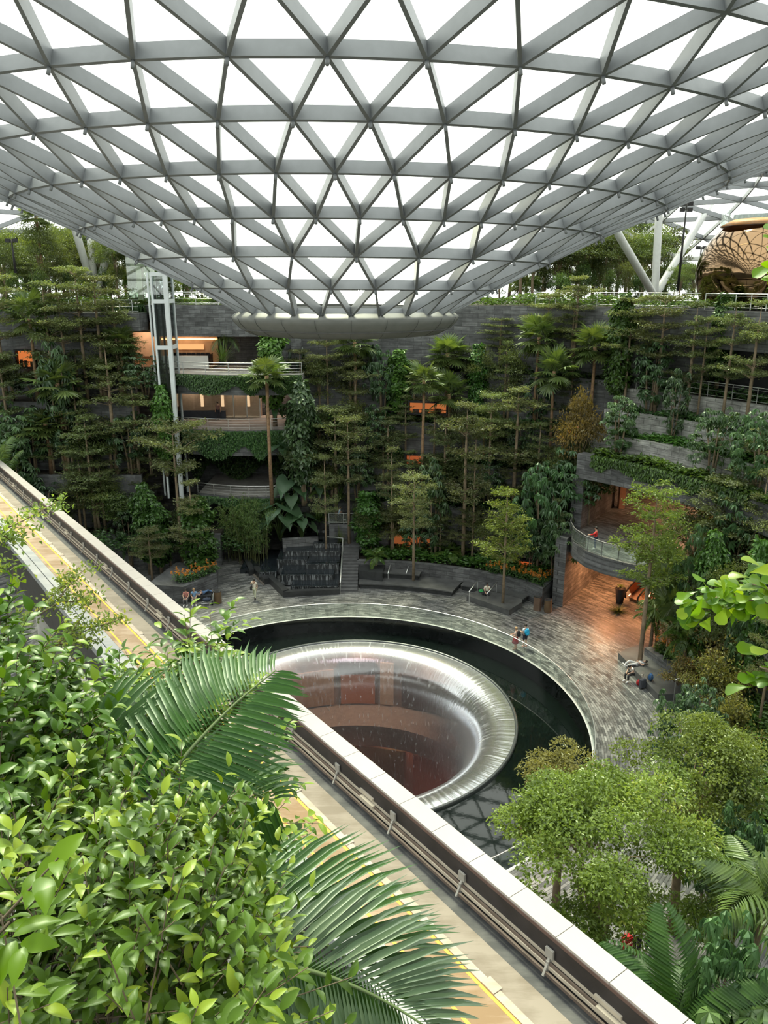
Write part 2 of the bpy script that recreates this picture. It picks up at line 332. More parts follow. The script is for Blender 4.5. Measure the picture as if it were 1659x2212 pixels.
def rbeam(b,k0,a0,k1,a1,w=.11):
    u=(rn(k0,a0)+rn(k1,a1)).normalized(); p=rp(k0,a0,FD/2);q=rp(k1,a1,FD/2); b.bar(p,q,w,FD,up=u)
def az3(k,i): return BASE+(i+.5*((k-3)%2))*STEP
roof=empty('ceiling',(AX.x,AX.y,22.5),kind='structure'); roof['label']='funnel shaped glass and steel lattice roof dropping to a round opening'
inv=Vector((-AX.x,-AX.y,-22.5))
def rbuild(b,name,mat):
    return b.build(name,mat,roof,loc=inv)
for k in range(K):
    b=MB()
    if k<3:
        off=STEP if k==1 else 0
        for j in range(NB): rbeam(b,k,BASE+off+2*j*STEP,k,BASE+off+2*(j+1)*STEP)
        nodes=[BASE+off+2*j*STEP for j in range(NB)]
    else:
        for i in range(2*NB): rbeam(b,k,az3(k,i),k,az3(k,i+1))
        nodes=[az3(k,i) for i in range(2*NB)]
    if 1<=k<=6:
        for a in nodes: b.tube([rp(k,a,.02),rp(k,a,-.2)],.055,6)
    rbuild(b,'ring_beam',M['steel'])
for sgn in (1,-1):
    for i in range(2*NB):
        if i%2==1 and False: continue
        b=MB()
        for k in range(3,K-1):
            a0=BASE+(i+sgn*.5*(k-3))*STEP; a1=BASE+(i+sgn*.5*(k-2))*STEP
            rbeam(b,k,a0,k+1,a1)
        # carry the rib down through the coarser rows
        if i%2==1:
            rbeam(b,2,BASE+(i-sgn)*STEP,3,BASE+i*STEP)
            rbeam(b,1,BASE+(i-2*sgn)*STEP,2,BASE+(i-sgn)*STEP); rbeam(b,0,BASE+(i-3*sgn)*STEP,1,BASE+(i-2*sgn)*STEP)
        elif sgn==1:
            rbeam(b,2,BASE+i*STEP,3,BASE+i*STEP)
        rbuild(b,'diagonal_rib',M['steel'])
vs=[];fs=[]
def P_(k,a): vs.append(rp(k,a,FD)); return len(vs)-1
for k in range(K-1):
    if k<2:
        o0=STEP if k==1 else 0; o1=STEP if k==0 else 0; sg=-1 if k==1 else 1
        for j in range(NB):
            a=BASE+o0+2*j*STEP; fs.append((P_(k,a),P_(k,a+2*STEP),P_(k+1,a+STEP))); fs.append((P_(k,a),P_(k+1,a+STEP),P_(k+1,a-STEP)))
    elif k==2:
        for j in range(NB):
            a=BASE+2*j*STEP; fs.append((P_(2,a),P_(3,a),P_(3,a-STEP))); fs.append((P_(2,a),P_(3,a+STEP),P_(3,a))); fs.append((P_(2,a),P_(2,a+2*STEP),P_(3,a+STEP)))
    else:
        for i in range(2*NB):
            a=az3(k,i); fs.append((P_(k,a),P_(k,a+STEP),P_(k+1,a+STEP/2))); fs.append((P_(k,a),P_(k+1,a+STEP/2),P_(k+1,a-STEP/2)))
b=MB(); b.add(vs,fs); rbuild(b,'glazing',M['roofglass'])
b=MB(); b.lathe([(5.1,22.95),(5.75,22.62),(5.9,22.5),(5.8,22.25),(5.45,21.9),(4.9,21.62),(4.2,21.55),(4.2,22.9)],64,(AX.x,AX.y,0)); rbuild(b,'fascia',M['fascia'])
b=MB()
for k in range(22):
    a=BASE+2*PI*k/22; pts=[(5.91,22.5),(5.81,22.25),(5.46,21.9),(4.9,21.61)]
    b.tube([(AX.x+r*math.cos(a),AX.y+r*math.sin(a),z) for r,z in pts],.012,4)
b.lathe([(5.50,21.94),(5.52,21.92),(5.47,21.88)],64,(AX.x,AX.y,0))
rbuild(b,'fascia_joint',simple('fascia_joint',(.12,.12,.12),rough=.6))
# ================================================================ banks of stone terraces
def arcwall(b,r,z0,z1,a0,a1,th=.45,n=None,c=PC):
    n=n or max(4,int(abs(a1-a0)/2.5)); a0,a1=R(a0),R(a1)
    b.lathe([(r+th,z0),(r,z0),(r,z1),(r+th,z1),(r+th,z0)],n,(c.x,c.y,0),a0,a1,smooth=False)
    for a in (a0,a1):
        p=[(c.x+q*math.cos(a),c.y+q*math.sin(a),z) for q,z in((r,z0),(r+th,z0),(r+th,z1),(r,z1))]; b.add(p,[(0,1,2,3)])
def arcslab(b,r0,r1,z0,z1,a0,a1,c=PC):
    n=max(4,int(abs(a1-a0)/2.5)); b.lathe([(r0,z0),(r0,z1),(r1,z1),(r1,z0),(r0,z0)],n,(c.x,c.y,0),R(a0),R(a1),smooth=False)
def swall(name,specs,mat,kind='structure'):
    b=MB()
    for s_ in specs: arcwall(b,*s_)
    return tag(b.build(name,mat),kind=kind)
def soil(specs):
    b=MB()
    for s_ in specs: arcslab(b,*s_)
    return tag(b.build('ground_terrace',M['soil']),kind='structure')
# centre bank
swall('wall_centre',[(22.5,0,1.5,49,89),(26.2,1.2,5.7,49,88),(28.4,5.2,9.0,49,100),(30.2,8.8,12.2,45,100),(31.8,12,16.6,44,100),(33.4,16.2,22.3,44,104),(29.6,2.5,6,89,104),(25.6,0,2.6,97,104)],M['slate'])
soil([(22.9,26.3,.2,1.35,49,89),(26.6,28.5,4.6,5.5,49,89),(28.8,30.4,8.0,8.8,49,100),(30.6,32,11,12,49,100),(32.2,33.5,15.2,16.2,49,100)])
# upper right bank, over the deck
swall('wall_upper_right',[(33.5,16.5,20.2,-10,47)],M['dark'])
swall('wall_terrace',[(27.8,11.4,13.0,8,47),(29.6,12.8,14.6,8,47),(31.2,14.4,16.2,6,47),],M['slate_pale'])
swall('wall_fascia',[(25.8,9.7,11.6,6,47,1.0),(32.0,19.6,22.3,-12,48,.6),(33.4,16.2,22.4,36,48,.5)],M['slate'])
soil([(26.6,28,10.5,11.4,6,47),(28.2,29.8,12,12.8,8,47),(30,31.3,13.7,14.3,8,47),(31.6,33.6,15.6,16.2,-10,47)])
# right hand bank nearer the camera
swall('wall_right',[(21.3,0,.95,-34,20),(24.5,.6,3.6,-40,20),(27.5,3.2,7.4,-44,17),(30.5,7,11.6,-46,14),(33.5,11,16.6,-48,8)],M['slate'])
soil([(21.6,24.6,.1,.8,-34,20),(24.8,27.6,2.6,3.4,-40,20),(27.8,30.6,6.4,7.2,-44,17),(30.8,33.6,10.5,11.4,-46,14)])
# canopy level ground (park) on top of the bank
b=MB(); arcslab(b,33.85,66,21.6,22.28,-50,103); tag(b.build('ground_park',M['soil']),kind='structure')
# entrance walls and upper deck on the right
b=MB()
b.prism([(13.2,55.6),(13.9,55.0),(24.5,70.5),(23.8,71)],0,5.6); b.prism([(14.75,57.9),(15.45,57.3),(24.5,70.5),(23.8,71)],5.6,9.8)
tag(b.build('wall_entrance',M['slate_flat']),kind='structure')
b=MB(); b.prism([(24,70.5),(40,62),(40.3,62.4),(24.3,71)],0,11)
tag(b.build('wall_back_right',simple('warm_back_wall',(.30,.17,.10),rough=.6,noise=.2)),kind='structure')
DK=[(15.2,58.4),(14.35,56.2),(14.2,54.2),(14.6,52.3),(15.5,50.9),(16.9,49.6),(18.6,48.5),(20.6,47.6),(23,47),(26,46.8),(34,47),(38,62),(23.4,69.6)]
b=MB(); b.prism(DK,4.35,5.55); dk=tag(b.build('floor_upper_deck',M['slate_flat']),kind='structure')
b=MB(); b.prism(DK,5.55,5.58); tag(b.build('floor_deck_paving',M['paving']),kind='structure')
b=MB(); b.prism([(14.5,57.9),(24,70),(37,61),(33,47.5),(27,50),(20,52)],4.25,4.34); tag(b.build('ceiling_soffit',simple('timber_soffit',(.25,.12,.06),rough=.5,noise=.2,nscale=2)),kind='structure')
# unseen outer ring closing the hall, added to block light from behind
b=MB(); b.lathe([(62.5,-1),(62.5,22.5)],72,(AX.x,AX.y,0)); tag(b.build('wall_light_block',simple('light_block',(.10,.11,.10),rough=.7,noise=.2)),kind='structure')
# left facade
def wbox(name,x0,x1,y0,y1,z0,z1,mat,kind='structure'):
    b=MB(); b.box(((x0+x1)/2,(y0+y1)/2,(z0+z1)/2),(x1-x0,y1-y0,z1-z0)); return tag(b.build(name,mat),kind=kind)
wbox('wall_left',-52,-7.5,76,76.6,0,22.3,M['slate_flat'])
wbox('wall_left_end',-8.4,-7.5,70.5,76,0,22.3,M['slate_flat'])
wbox('wall_left_parapet',-21.0,-10.5,70.6,71.2,19.6,22.35,M['slate_flat'])
wbox('wall_left_block',-27.5,-21.3,68.6,71.2,20.2,21.7,M['slate_flat'])
wbox('wall_far_left',-52,-23,71,71.6,0,21.8,M['slate_flat'])
wbox('floor_park_left',-56,-7.5,71.5,88,21.5,22.25,M['slate_flat'])
# ================================================================ elevated train guideway
ZA=12.0
vp=Vector(ray(-385,681)).normalized()         # direction in which the guideway runs (slightly downhill)
A0=atz(1502,2212,ZA)
TD=vp; TN=Vector((-TD.y,TD.x,0)).normalized()  # to the left of travel = towards the camera
TU=TD.cross(TN)*-1
if TU.z<0: TU=-TU
def toff(px,py,h):
    """offset across the guideway of a photo point lying h above the coping plane"""
    r=Vector(ray(px,py)); o=Vector((0,0,EYE)); t=((A0+TU*h-o).dot(TU))/r.dot(TU); p=o+r*t-A0
    return p.dot(TN),p.dot(TD)
def tp(s,n,h): return A0+TD*s+TN*n+TU*h
S0,S1=-7.,66.
def strip(name,poly,mat,parent,s0=S0,s1=S1):
    """extrude a cross-section (n,h) along the guideway"""
    b=MB(); n=len(poly); vs=[tp(s0,*q) for q in poly]+[tp(s1,*q) for q in poly]
    b.add(vs,[(i,(i+1)%n,n+(i+1)%n,n+i) for i in range(n)]+[tuple(range(n-1,-1,-1)),tuple(range(n,2*n))])
    return b.build(name,mat,parent)
def rect(n0,n1,h0,h1): return [(n0,h0),(n1,h0),(n1,h1),(n0,h1)]
DH=-.95
nCi=toff(1053,1900,0)[0]                 # inner edge of the coping
nRail=[toff(998,1900,DH+.35)[0],toff(976,1900,DH+.22)[0],toff(958,1900,DH+.12)[0]]
nBeigeR=toff(905,1900,DH)[0]; nPlR=toff(838,1900,DH)[0]; nPlL=toff(818,1900,DH)[0]; nYR=toff(813,1900,DH)[0]; nYL=toff(727,1900,DH)[0]; nBeigeL=toff(706,1900,DH)[0]
nSlot=toff(659,1900,DH)[0]; nEdge=toff(45,1205,DH)[0]
print('TRACK',nCi,nRail,nBeigeR,nPlR,nPlL,nYR,nYL,nBeigeL,nSlot,nEdge)
def guidemat(name,c,stain,sc_=1.2,amt=.6,rough=.7):
    m,nt,nd,lk=new_mat(name); out=N(nd,'ShaderNodeOutputMaterial'); b=N(nd,'ShaderNodeBsdfPrincipled',Roughness=rough)
    gp=N(nd,'ShaderNodeNewGeometry'); 
    mp=N(nd,'ShaderNodeMapping'); mp.inputs['Rotation'].default_value=(0,0,-math.atan2(TD.y,TD.x)); mp.inputs['Scale'].default_value=(.35*sc_,2.2*sc_,1)
    lk.new(gp.outputs['Position'],mp.inputs[0])
    n1=N(nd,'ShaderNodeTexNoise',Scale=1.,Detail=8,Roughness=.7); lk.new(mp.outputs[0],n1.inputs['Vector'])
    n2=N(nd,'ShaderNodeTexNoise',Scale=sc_*.7,Detail=6); lk.new(gp.outputs['Position'],n2.inputs['Vector'])
    ad=N(nd,'ShaderNodeMath',operation='ADD'); lk.new(n1.outputs['Fac'],ad.inputs[0]); lk.new(n2.outputs['Fac'],ad.inputs[1])
    mr=N(nd,'ShaderNodeMapRange'); mr.inputs['From Min'].default_value=.88; mr.inputs['From Max'].default_value=1.14; mr.inputs['To Max'].default_value=amt; lk.new(ad.outputs[0],mr.inputs['Value'])
    mx=N(nd,'ShaderNodeMix',data_type='RGBA'); mx.inputs[6].default_value=rgba(c); mx.inputs[7].default_value=rgba(stain); lk.new(mr.outputs[0],mx.inputs[0]); lk.new(mx.outputs[2],b.inputs['Base Color'])
    lk.new(b.outputs[0],out.inputs[0]); return m
tr=empty('train_guideway',tuple(A0),label='long elevated train guideway crossing above the pool with a white parapet',cat='train track')
tr.location=(0,0,0)
cop=simple('coping_panel',(.36,.335,.325),rough=.35,noise=.02,nscale=.6)
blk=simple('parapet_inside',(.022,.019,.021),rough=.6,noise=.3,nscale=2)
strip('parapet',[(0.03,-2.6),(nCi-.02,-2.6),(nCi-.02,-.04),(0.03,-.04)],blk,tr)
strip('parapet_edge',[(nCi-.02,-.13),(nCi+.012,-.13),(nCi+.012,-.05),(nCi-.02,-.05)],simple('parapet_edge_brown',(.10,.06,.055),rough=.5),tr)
s=S0; L=1.27
s_al=toff(1018,1861,0)[1]
k0=math.floor((S0-s_al)/L); 
k=k0
while s_al+k*L<S1:
    a=s_al+k*L; strip('coping_panel',rect(0,nCi,-.05,.01),cop,tr,a+.008,a+L-.008); k+=1
strip('channel_floor',rect(nCi-.02,nBeigeR+.05,DH-.3,DH-.12),guidemat('channel_floor',(.05,.052,.056),(.12,.12,.12),2),tr)
strip('running_slab',rect(nBeigeR,nBeigeL,DH-.3,DH),guidemat('stained_concrete',(.31,.23,.165),(.17,.095,.035),1.0,.8),tr)
strip('running_strip',rect(nBeigeR,nPlR,DH-.01,DH+.012),guidemat('worn_running_strip',(.23,.195,.16),(.15,.12,.09),1.6,.8),tr)
b=MB(); s=S0
while s<S1:
    l=2.6; b2=[tp(a,n,DH+.02) for a,n in((s,nPlR),(s+l-.35,nPlR),(s+l-.35,nPlL),(s,nPlL))]; 
    for s_,l_,n0,n1,h in((s,l-.36,nPlR,nPlL,.03),(s+l-.35,.34,nPlR-.06,nPlL+.0,.045)):
        vs=[tp(s_+a*l_,n,DH+hh) for hh in(.0,h) for a,n in((0,n0),(1,n0),(1,n1),(0,n1))]
        b.add(vs,[(0,1,2,3),(7,6,5,4),(0,4,5,1),(1,5,6,2),(2,6,7,3),(3,7,4,0)])
    s+=l
b.build('cover_plate',guidemat('cover_plate',(.40,.35,.30),(.28,.21,.15),2,.6),tr)
yel=simple('yellow_line',(.85,.42,.03),rough=.55,noise=.12,nscale=3)
for n_ in (nYR,nYL): strip('yellow_line',rect(n_-.035,n_+.035,DH,DH+.006),yel,tr)
grey=guidemat('grey_slab',(.21,.22,.235),(.32,.32,.32),.8,.7,rough=.5)
strip('service_slab',rect(nBeigeL,nSlot-.02,DH-.3,DH-.01),grey,tr)
strip('slot_channel',rect(nSlot-.03,nSlot+.05,DH-.3,DH-.10),simple('slot_dark',(.015,.015,.015)),tr)
strip('slot_cable',rect(nSlot-.0,nSlot+.03,DH-.1,DH-.05),M['alum'],tr)
strip('service_slab',rect(nSlot+.04,nEdge,DH-.3,DH-.01),grey,tr)
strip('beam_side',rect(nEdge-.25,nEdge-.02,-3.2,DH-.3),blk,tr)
strip('girder',rect(nBeigeR+.2,nEdge-.5,-3.2,DH-.3),M['conc'],tr)
# power rails on brackets
cream=simple('conductor_cream',(.45,.40,.33),rough=.4,noise=.1)
brn=simple('conductor_brown',(.12,.09,.075),rough=.5,noise=.15)
for i,(n_,h,w,mt) in enumerate(((nRail[0],DH+.35,.05,cream),(nRail[0]+.07,DH+.28,.04,brn),(nRail[1],DH+.22,.05,cream),(nRail[2],DH+.12,.05,brn))):
    strip('power_rail',rect(n_-w/2,n_+w/2,h-.05,h+.03),mt,tr)
b=MB(); s=S0+.4
sb=toff(860,1772,DH+.3)[1]; kk=math.floor((S0-sb)/2.6)+1
gm=simple('bracket_grey',(.30,.29,.27),rough=.5,noise=.1)
for q in range(kk,kk+28):
    s=sb+q*2.6
    if s>S1-1: break
    b=MB(); p=lambda n,h,ds=0: tp(s+ds,n,h)
    b.bar(p(nCi,DH+.42),p(nRail[2]+.05,DH+.05),.05,.045,up=TU); b.bar(p(nRail[0],DH+.2),p(nRail[0],DH+.46),.065,.065,up=TD); b.bar(p(nRail[1],DH+.1),p(nRail[1],DH+.34),.065,.065,up=TD)
    b.bar(p(nCi+.02,DH+.5,-.1),p(nCi+.02,DH+.5,.1),.05,.2,up=TU)
    b.build('rail_bracket',gm,tr)
    if q%3==0:
        b=MB(); b.bar(p(nRail[0],DH+.42,.9),p(nRail[0],DH+.42,1.5),.11,.09,up=TU); b.bar(p(nRail[1],DH+.28,.8),p(nRail[1],DH+.28,1.4),.09,.09,up=TU); b.build('expansion_joint_cover',cream,tr)
# support columns
for s in (12,40):
    b=MB(); q=tp(s,(nBeigeR+nEdge)/2,-3.1); b.tube([(q.x,q.y,0),(q.x,q.y,q.z)],.6,16); b.build('column',M['conc'],tr)
# ================================================================ facade, cascade, benches and fittings
def at_r(px,py,r,c=PC):
    """where the ray of a photo point meets the far side of a wall of radius r about the pool"""
    d=Vector(ray(px,py)); a=d.x*d.x+d.y*d.y; b_=-2*(d.x*c.x+d.y*c.y); cc=c.x**2+c.y**2-r*r
    t=(-b_+math.sqrt(max(b_*b_-4*a*cc,0)))/(2*a); return Vector((0,0,EYE))+d*t
def az_of(p): return math.degrees(math.atan2(p.y-PC.y,p.x-PC.x))
wn=[0]
def lit_window(px0,py0,px1,py1,pos,depth=.5,col=(1,.36,.10),s=1.0,furn=3):
    """warm lit opening: reveal, glowing back wall, a few dark fittings"""
    wn[0]+=1; p0,p1=pos(px0,py1),pos(px1,py0)
    c=(p0+p1)/2; w_=math.hypot(p1.x-p0.x,p1.y-p0.y); h=abs(p1.z-p0.z); rz=math.atan2(p1.y-p0.y,p1.x-p0.x)
    e=empty('window_%d'%wn[0],(c.x,c.y,c.z-h/2),rz,kind='structure')
    b=MB(); b.box((0,0,h/2),(w_,.02,h)); b.build('pane',emis('lit_room_%d'%wn[0],col,s),e)
    b=MB(); t=.14
    b.box((0,-depth/2,h+t/2),(w_+2*t,depth,t)); b.box((0,-depth/2,-t/2),(w_+2*t,depth,t)); b.box((-w_/2-t/2,-depth/2,h/2),(t,depth,h)); b.box((w_/2+t/2,-depth/2,h/2),(t,depth,h))
    b.build('frame',M['dark'],e)
    b=MB()
    for k in range(furn):
        x=-w_/2+w_*(k+.5+.3*math.sin(k*5.1))/furn; hh=h*(.25+.2*abs(math.sin(k*2.3+w_))); b.box((x,-.12,hh/2),(w_/furn*.5,.12,hh))
    b.box((0,-.1,h*.3),(w_,.04,h*.05))
    b.build('furniture',simple('dark_fitting',(.05,.02,.012),rough=.6),e)
    return e
lit_window(38,792,80,757,lambda x,y:aty(x,y,70.8),col=(1,.27,.07),s=.5)
lit_window(886,893,965,868,lambda x,y:at_r(x,y,30.0),col=(1,.30,.09),s=.34)
lit_window(879,1003,911,981,lambda x,y:at_r(x,y,28.2),col=(1,.25,.08),s=.26,furn=2)
lit_window(845,1190,930,1150,lambda x,y:at_r(x,y,26.0),col=(.9,.26,.08),s=.2,furn=4)
lit_window(1108,1234,1158,1203,lambda x,y:at_r(x,y,26.0),col=(1,.20,.05),s=.3,furn=3)
# ---- railings
def railing(name,pts,h=1.1,label=None,group=None,step=1.6,posts=True,mat=None,nr=3,glass=False):
    pts=[Vector(p) for p in pts]; e=empty(name,tuple(pts[0]),label=label,cat='railing',group=group); o=pts[0]; mat=mat or M['alum']
    b=MB(); b.tube([p-o+Vector((0,0,h)) for p in pts],.035,6); b.build('handrail',mat,e)
    b=MB()
    for q in range(nr): b.tube([p-o+Vector((0,0,h*(.15+.7*q/max(nr-1,1)))) for p in pts],.014,5)
    b.build('rail_wire',mat,e)
    if glass:
        b=MB()
        for p,q in zip(pts[:-1],pts[1:]): b.bar(p-o+Vector((0,0,h*.5)),q-o+Vector((0,0,h*.5)),.012,h*.85)
        b.build('glass',M['railglass'],e)
    acc=0;nxt=0
    for p,q in zip(pts[:-1],pts[1:]):
        L=(q-p).length
        while nxt<=acc+L+1e-6:
            x=p.lerp(q,(nxt-acc)/L)-o; b=MB(); b.bar(x,x+Vector((0,0,h)),.045); b.build('post',mat,e); nxt+=step
        acc+=L
    return e
def arc(r,z,a0,a1,n=24): return [polar(R(a0+(a1-a0)*i/n),r,z) for i in range(n+1)]
# ---- balconies of the left facade
def balcony(px0,px1,py,z,fas,label,Y0):
    p0,p1=atz(px0,py,z),atz(px1,py+4,z); Y=p0.y
    n=12; pts=[]
    for i in range(n+1):
        t=i/n; pts.append((p0.x+(p1.x-p0.x)*t,p0.y+(p1.y-p0.y)*t-1.1*math.sin(PI*t)))
    e=empty('balcony',(p0.x,p0.y,z),label=label,cat='balcony'); o=Vector((p0.x,p0.y,z))
    b=MB(); poly=[(x-o.x,y-o.y) for x,y in pts]+[(pts[-1][0]-o.x,76-o.y),(pts[0][0]-o.x,76-o.y)]; b.prism(poly,-.5,0); b.build('slab',M['conc'],e)
    b=MB()
    for a,c in zip(pts[:-1],pts[1:]): b.bar(Vector((a[0]-o.x,a[1]-o.y,-fas/2+.05)),Vector((c[0]-o.x,c[1]-o.y,-fas/2+.05)),.3,fas)
    b.build('fascia',M['slate_flat'],e)
    b=MB(); b.tube([(x-o.x,y-o.y,1.05) for x,y in pts],.035,6); b.build('handrail',M['alum'],e)
    b=MB()
    for h in (.3,.55,.8): b.tube([(x-o.x,y-o.y,h) for x,y in pts],.014,5)
    b.build('rail_wire',M['alum'],e)
    for x,y in pts[::2]:
        b=MB(); b.bar((x-o.x,y-o.y,0),(x-o.x,y-o.y,1.05),.05); b.build('post',M['alum'],e)
    return e,pts
Z2,Z3,Z4,Z5=5.6,11.6,16.55,22.3
bal4,bp4=balcony(350,652,806,Z4,1.75,'topmost curved balcony with ivy edge below the orange lit restaurant',70)
bal3,bp3=balcony(368,632,924,Z3,2.3,'middle curved balcony with ivy edge and pinkish deck',70)
bal2,bp2=balcony(428,655,1066,Z2,.7,'lowest curved balcony with steel rails above the bamboo',70)
# ---- restaurant on the fourth level
def YB(px,py,Y): return aty(px,py,Y)
p0,p1=YB(250,795,72.),YB(452,698,72.)
rest=empty('wall_restaurant',(p0.x,72,p0.z),kind='structure'); W_=p1.x-p0.x; H_=p1.z-p0.z
b=MB(); b.box((W_/2,3.2,H_/2),(W_,.1,H_)); b.build('back_wall',simple('amber_back_wall',(.50,.32,.18),rough=.5,noise=.2,nscale=1),rest)
b=MB(); b.box((W_/2,1.8,.05),(W_,3.2,.1)); b.build('room_floor',simple('room_floor',(.2,.12,.07),rough=.5),rest)
b=MB(); b.box((W_/2,1.8,H_-.05),(W_,3.4,.1)); b.box((W_/2,.15,H_-.45),(W_,.25,.75)); b.box((W_/2,.05,H_-.02),(W_,.3,.22)); b.build('soffit',simple('cream_soffit',(.62,.47,.34),rough=.6,noise=.05),rest)
b=MB(); b.box((W_*.72,-.1,.55),(W_*.5,.2,1.15)); b.build('white_apron',M['white'],rest)
b=MB(); b.box((W_*.62,3.1,H_*.60),(W_*.76,.06,.09)); b.build('light_strip',emis('amber_strip',(1,.55,.24),4),rest)
b=MB(); b.box((W_*.68,3.05,H_*.42),(W_*.34,.06,.5)); b.build('lit_shelf',emis('amber_shelf',(1,.5,.2),.8),rest)
b=MB(); b.box((W_*.2,3.0,H_*.5),(W_*.4,.06,H_*.6)); b.build('side_panel',simple('peach_panel',(.62,.44,.30),rough=.6,noise=.06),rest)
cnt=empty('bar_counter',(p0.x+W_*.73,74.1,p0.z+.1),label='long dark bar counter inside the orange lit restaurant',cat='counter')
b=MB(); b.box((0,0,1.05),(W_*.46,.7,.08)); b.build('counter_top',simple('counter_top',(.30,.16,.08),rough=.4),cnt)
b=MB(); b.box((0,.1,.5),(W_*.45,.5,1.0)); b.build('body',simple('counter_body',(.10,.05,.03),rough=.6),cnt)
for k in range(9):
    e=empty('bar_stool',(p0.x+W_*(.535+.049*k),73.2,p0.z+.1),label='dark bar stool lined up at the restaurant counter',cat='stool',group='stools at the restaurant counter')
    b=MB(); b.box((0,0,.78),(.4,.4,.06)); b.build('seat',M['dark'],e); b=MB(); b.box((0,.18,1.0),(.4,.04,.4)); b.build('backrest',M['dark'],e)
    for sx in(-.16,.16):
        for sy in(-.16,.16): b=MB(); b.bar((sx,sy,0),(sx,sy,.76),.03); b.build('leg',M['dark'],e)
rest_lamps=[(p0.x+W_*.25,73.6,p0.z+H_-.35),(p0.x+W_*.7,73.6,p0.z+H_-.35)]
# ---- third level glass front behind the middle balcony
p0,p1=YB(362,918,74.5),YB(560,848,74.5); W_=p1.x-p0.x; H_=p1.z-p0.z
gf=empty('window_glazed_front',(p0.x,74.5,p0.z),kind='structure')
b=MB(); b.box((W_/2,1.2,H_/2),(W_,.1,H_)); b.build('back_wall',simple('taupe_back_wall',(.42,.33,.27),rough=.5,noise=.12),gf)
b=MB()
for t in (.36,.58,.86): b.box((W_*t,1.1,H_*.72),(.28,.06,H_*.4))
b.build('lit_panel',emis('lit_panel',(1,.6,.36),1.3),gf)
b=MB()
for t in (0,.08,.17,.72,.86,1): b.box((W_*t,0,H_/2),(.1,.12,H_))
b.box((W_/2,0,H_-.05),(W_,.14,.12)); b.build('frame',M['alum'],gf)
b=MB(); b.box((W_/2,.02,H_/2),(W_,.02,H_)); b.build('pane',glassmat('front_glass',(.75,.8,.78),refl=.1),gf)
b=MB(); b.box((W_*.4,-.4,.75),(W_*.48,.25,1.5)); tag(b.build('low_wall',simple('blue_slate',(.05,.06,.085),rough=.5,noise=.15)),kind='structure').location=(p0.x,74.5,p0.z)
# ---- glass lift shaft
a_,c_=aty(334,700,66.5),aty(364,700,66.5)
lift=empty('lift_tower',(a_.x,66.5,Z2),label='tall glass and pale steel lift tower left of the restaurant',cat='lift'); zt=aty(345,588,66.5).z-Z2
lw=c_.x-a_.x; ps=simple('pale_steel',(.62,.66,.68),rough=.4,noise=.04)
for x,y,wd in ((lw,0,.34),(0,0,.16),(lw,2.2,.16),(-.6,2.2,.2),(-.6,1.0,.14)):
    b=MB(); b.box((x,y,zt/2),(wd,wd,zt)); b.build('post',ps,lift)
for py in (592,651,751,): 
    z=aty(350,py,66.5).z-Z2; b=MB(); b.box((lw/2,0,z),(lw,.2,.32)); b.box((lw,1.1,z),(.2,2.2,.32)); b.build('cross_beam',ps,lift)
b=MB(); b.box((lw/2,.05,zt/2),(lw,.02,zt)); b.box((lw-.02,1.1,zt/2),(.02,2.2,zt)); b.box((-.3,1.6,zt/2-1.5),(.6,.02,zt-3)); b.build('glass',glassmat('shaft_glass',(.62,.68,.68),refl=.2),lift)
b=MB()
for x,y in ((lw*.35,1.1),(lw*.6,1.3),(-.2,1.5)): b.bar((x,y,0),(x,y,zt-1),.14)
b.build('guide_rail',M['dark'],lift)
# glass lobby on the park level
q0,q1=aty(279,648,69),aty(331,552,69)
lob=empty('glass_lobby',(q0.x,69,q0.z),label='clear glass lift lobby box on the park terrace left of the lift tower',cat='glass box')
w_=q1.x-q0.x;h_=q1.z-q0.z
b=MB(); b.box((w_/2,0,h_/2),(w_,.03,h_)); b.box((0,1.3,h_/2),(.03,2.6,h_)); b.box((w_/2,1.3,h_),(w_,2.6,.04)); b.build('glass',glassmat('lobby_glass',(.80,.88,.80),refl=.25),lob)
b=MB()
for t in (.25,.75): b.box((w_*t,1.4,h_*.38),(.38,.3,h_*.76))
b.box((w_/2,1.4,h_*.8),(w_,.3,.3)); b.build('lobby_frame',simple('lobby_frame',(.45,.42,.36),rough=.5),lob)
# park edge railings
def z_arc(px0,px1,z,r,n=10): return [at_r(px0+(px1-px0)*i/n,660,r)*1 for i in range(n+1)]
def lv(pts,z): return [Vector((p.x,p.y,z)) for p in pts]
railing('park_railing',[(-27.4,68.8,21.7),(-24,68.7,21.7),(-21.4,68.8,21.7)],label='short steel railing on the stone block left of the lift tower',step=1.1)
railing('park_railing',[(-20.8,70.7,22.35),(-16,70.7,22.35),(-10.6,70.7,22.35)],label='steel railing on the dark stone parapet above the restaurant',step=2)
railing('park_railing',arc(33.6,22.35,62,38,16),label='long steel railing on the stone ledge right of the roof funnel',step=1.8)
railing('park_railing',arc(32.3,22.35,36,4,16),label='steel railing on the park edge in front of the mirrored pavilion',step=1.2,nr=2)
railing('terrace_railing',arc(31.4,16.2,44,5,18),label='long steel railing before the dark recess on the right',step=2)
# ---- upper deck balustrade
railing('deck_balustrade',[(x,y,5.58) for x,y in DK[:9]],h=1.1,label='curved glass and steel balustrade where the person in red stands',step=1.3,nr=2,mat=simple('dark_steel',(.22,.22,.22),rough=.4,metal=.4),glass=True)
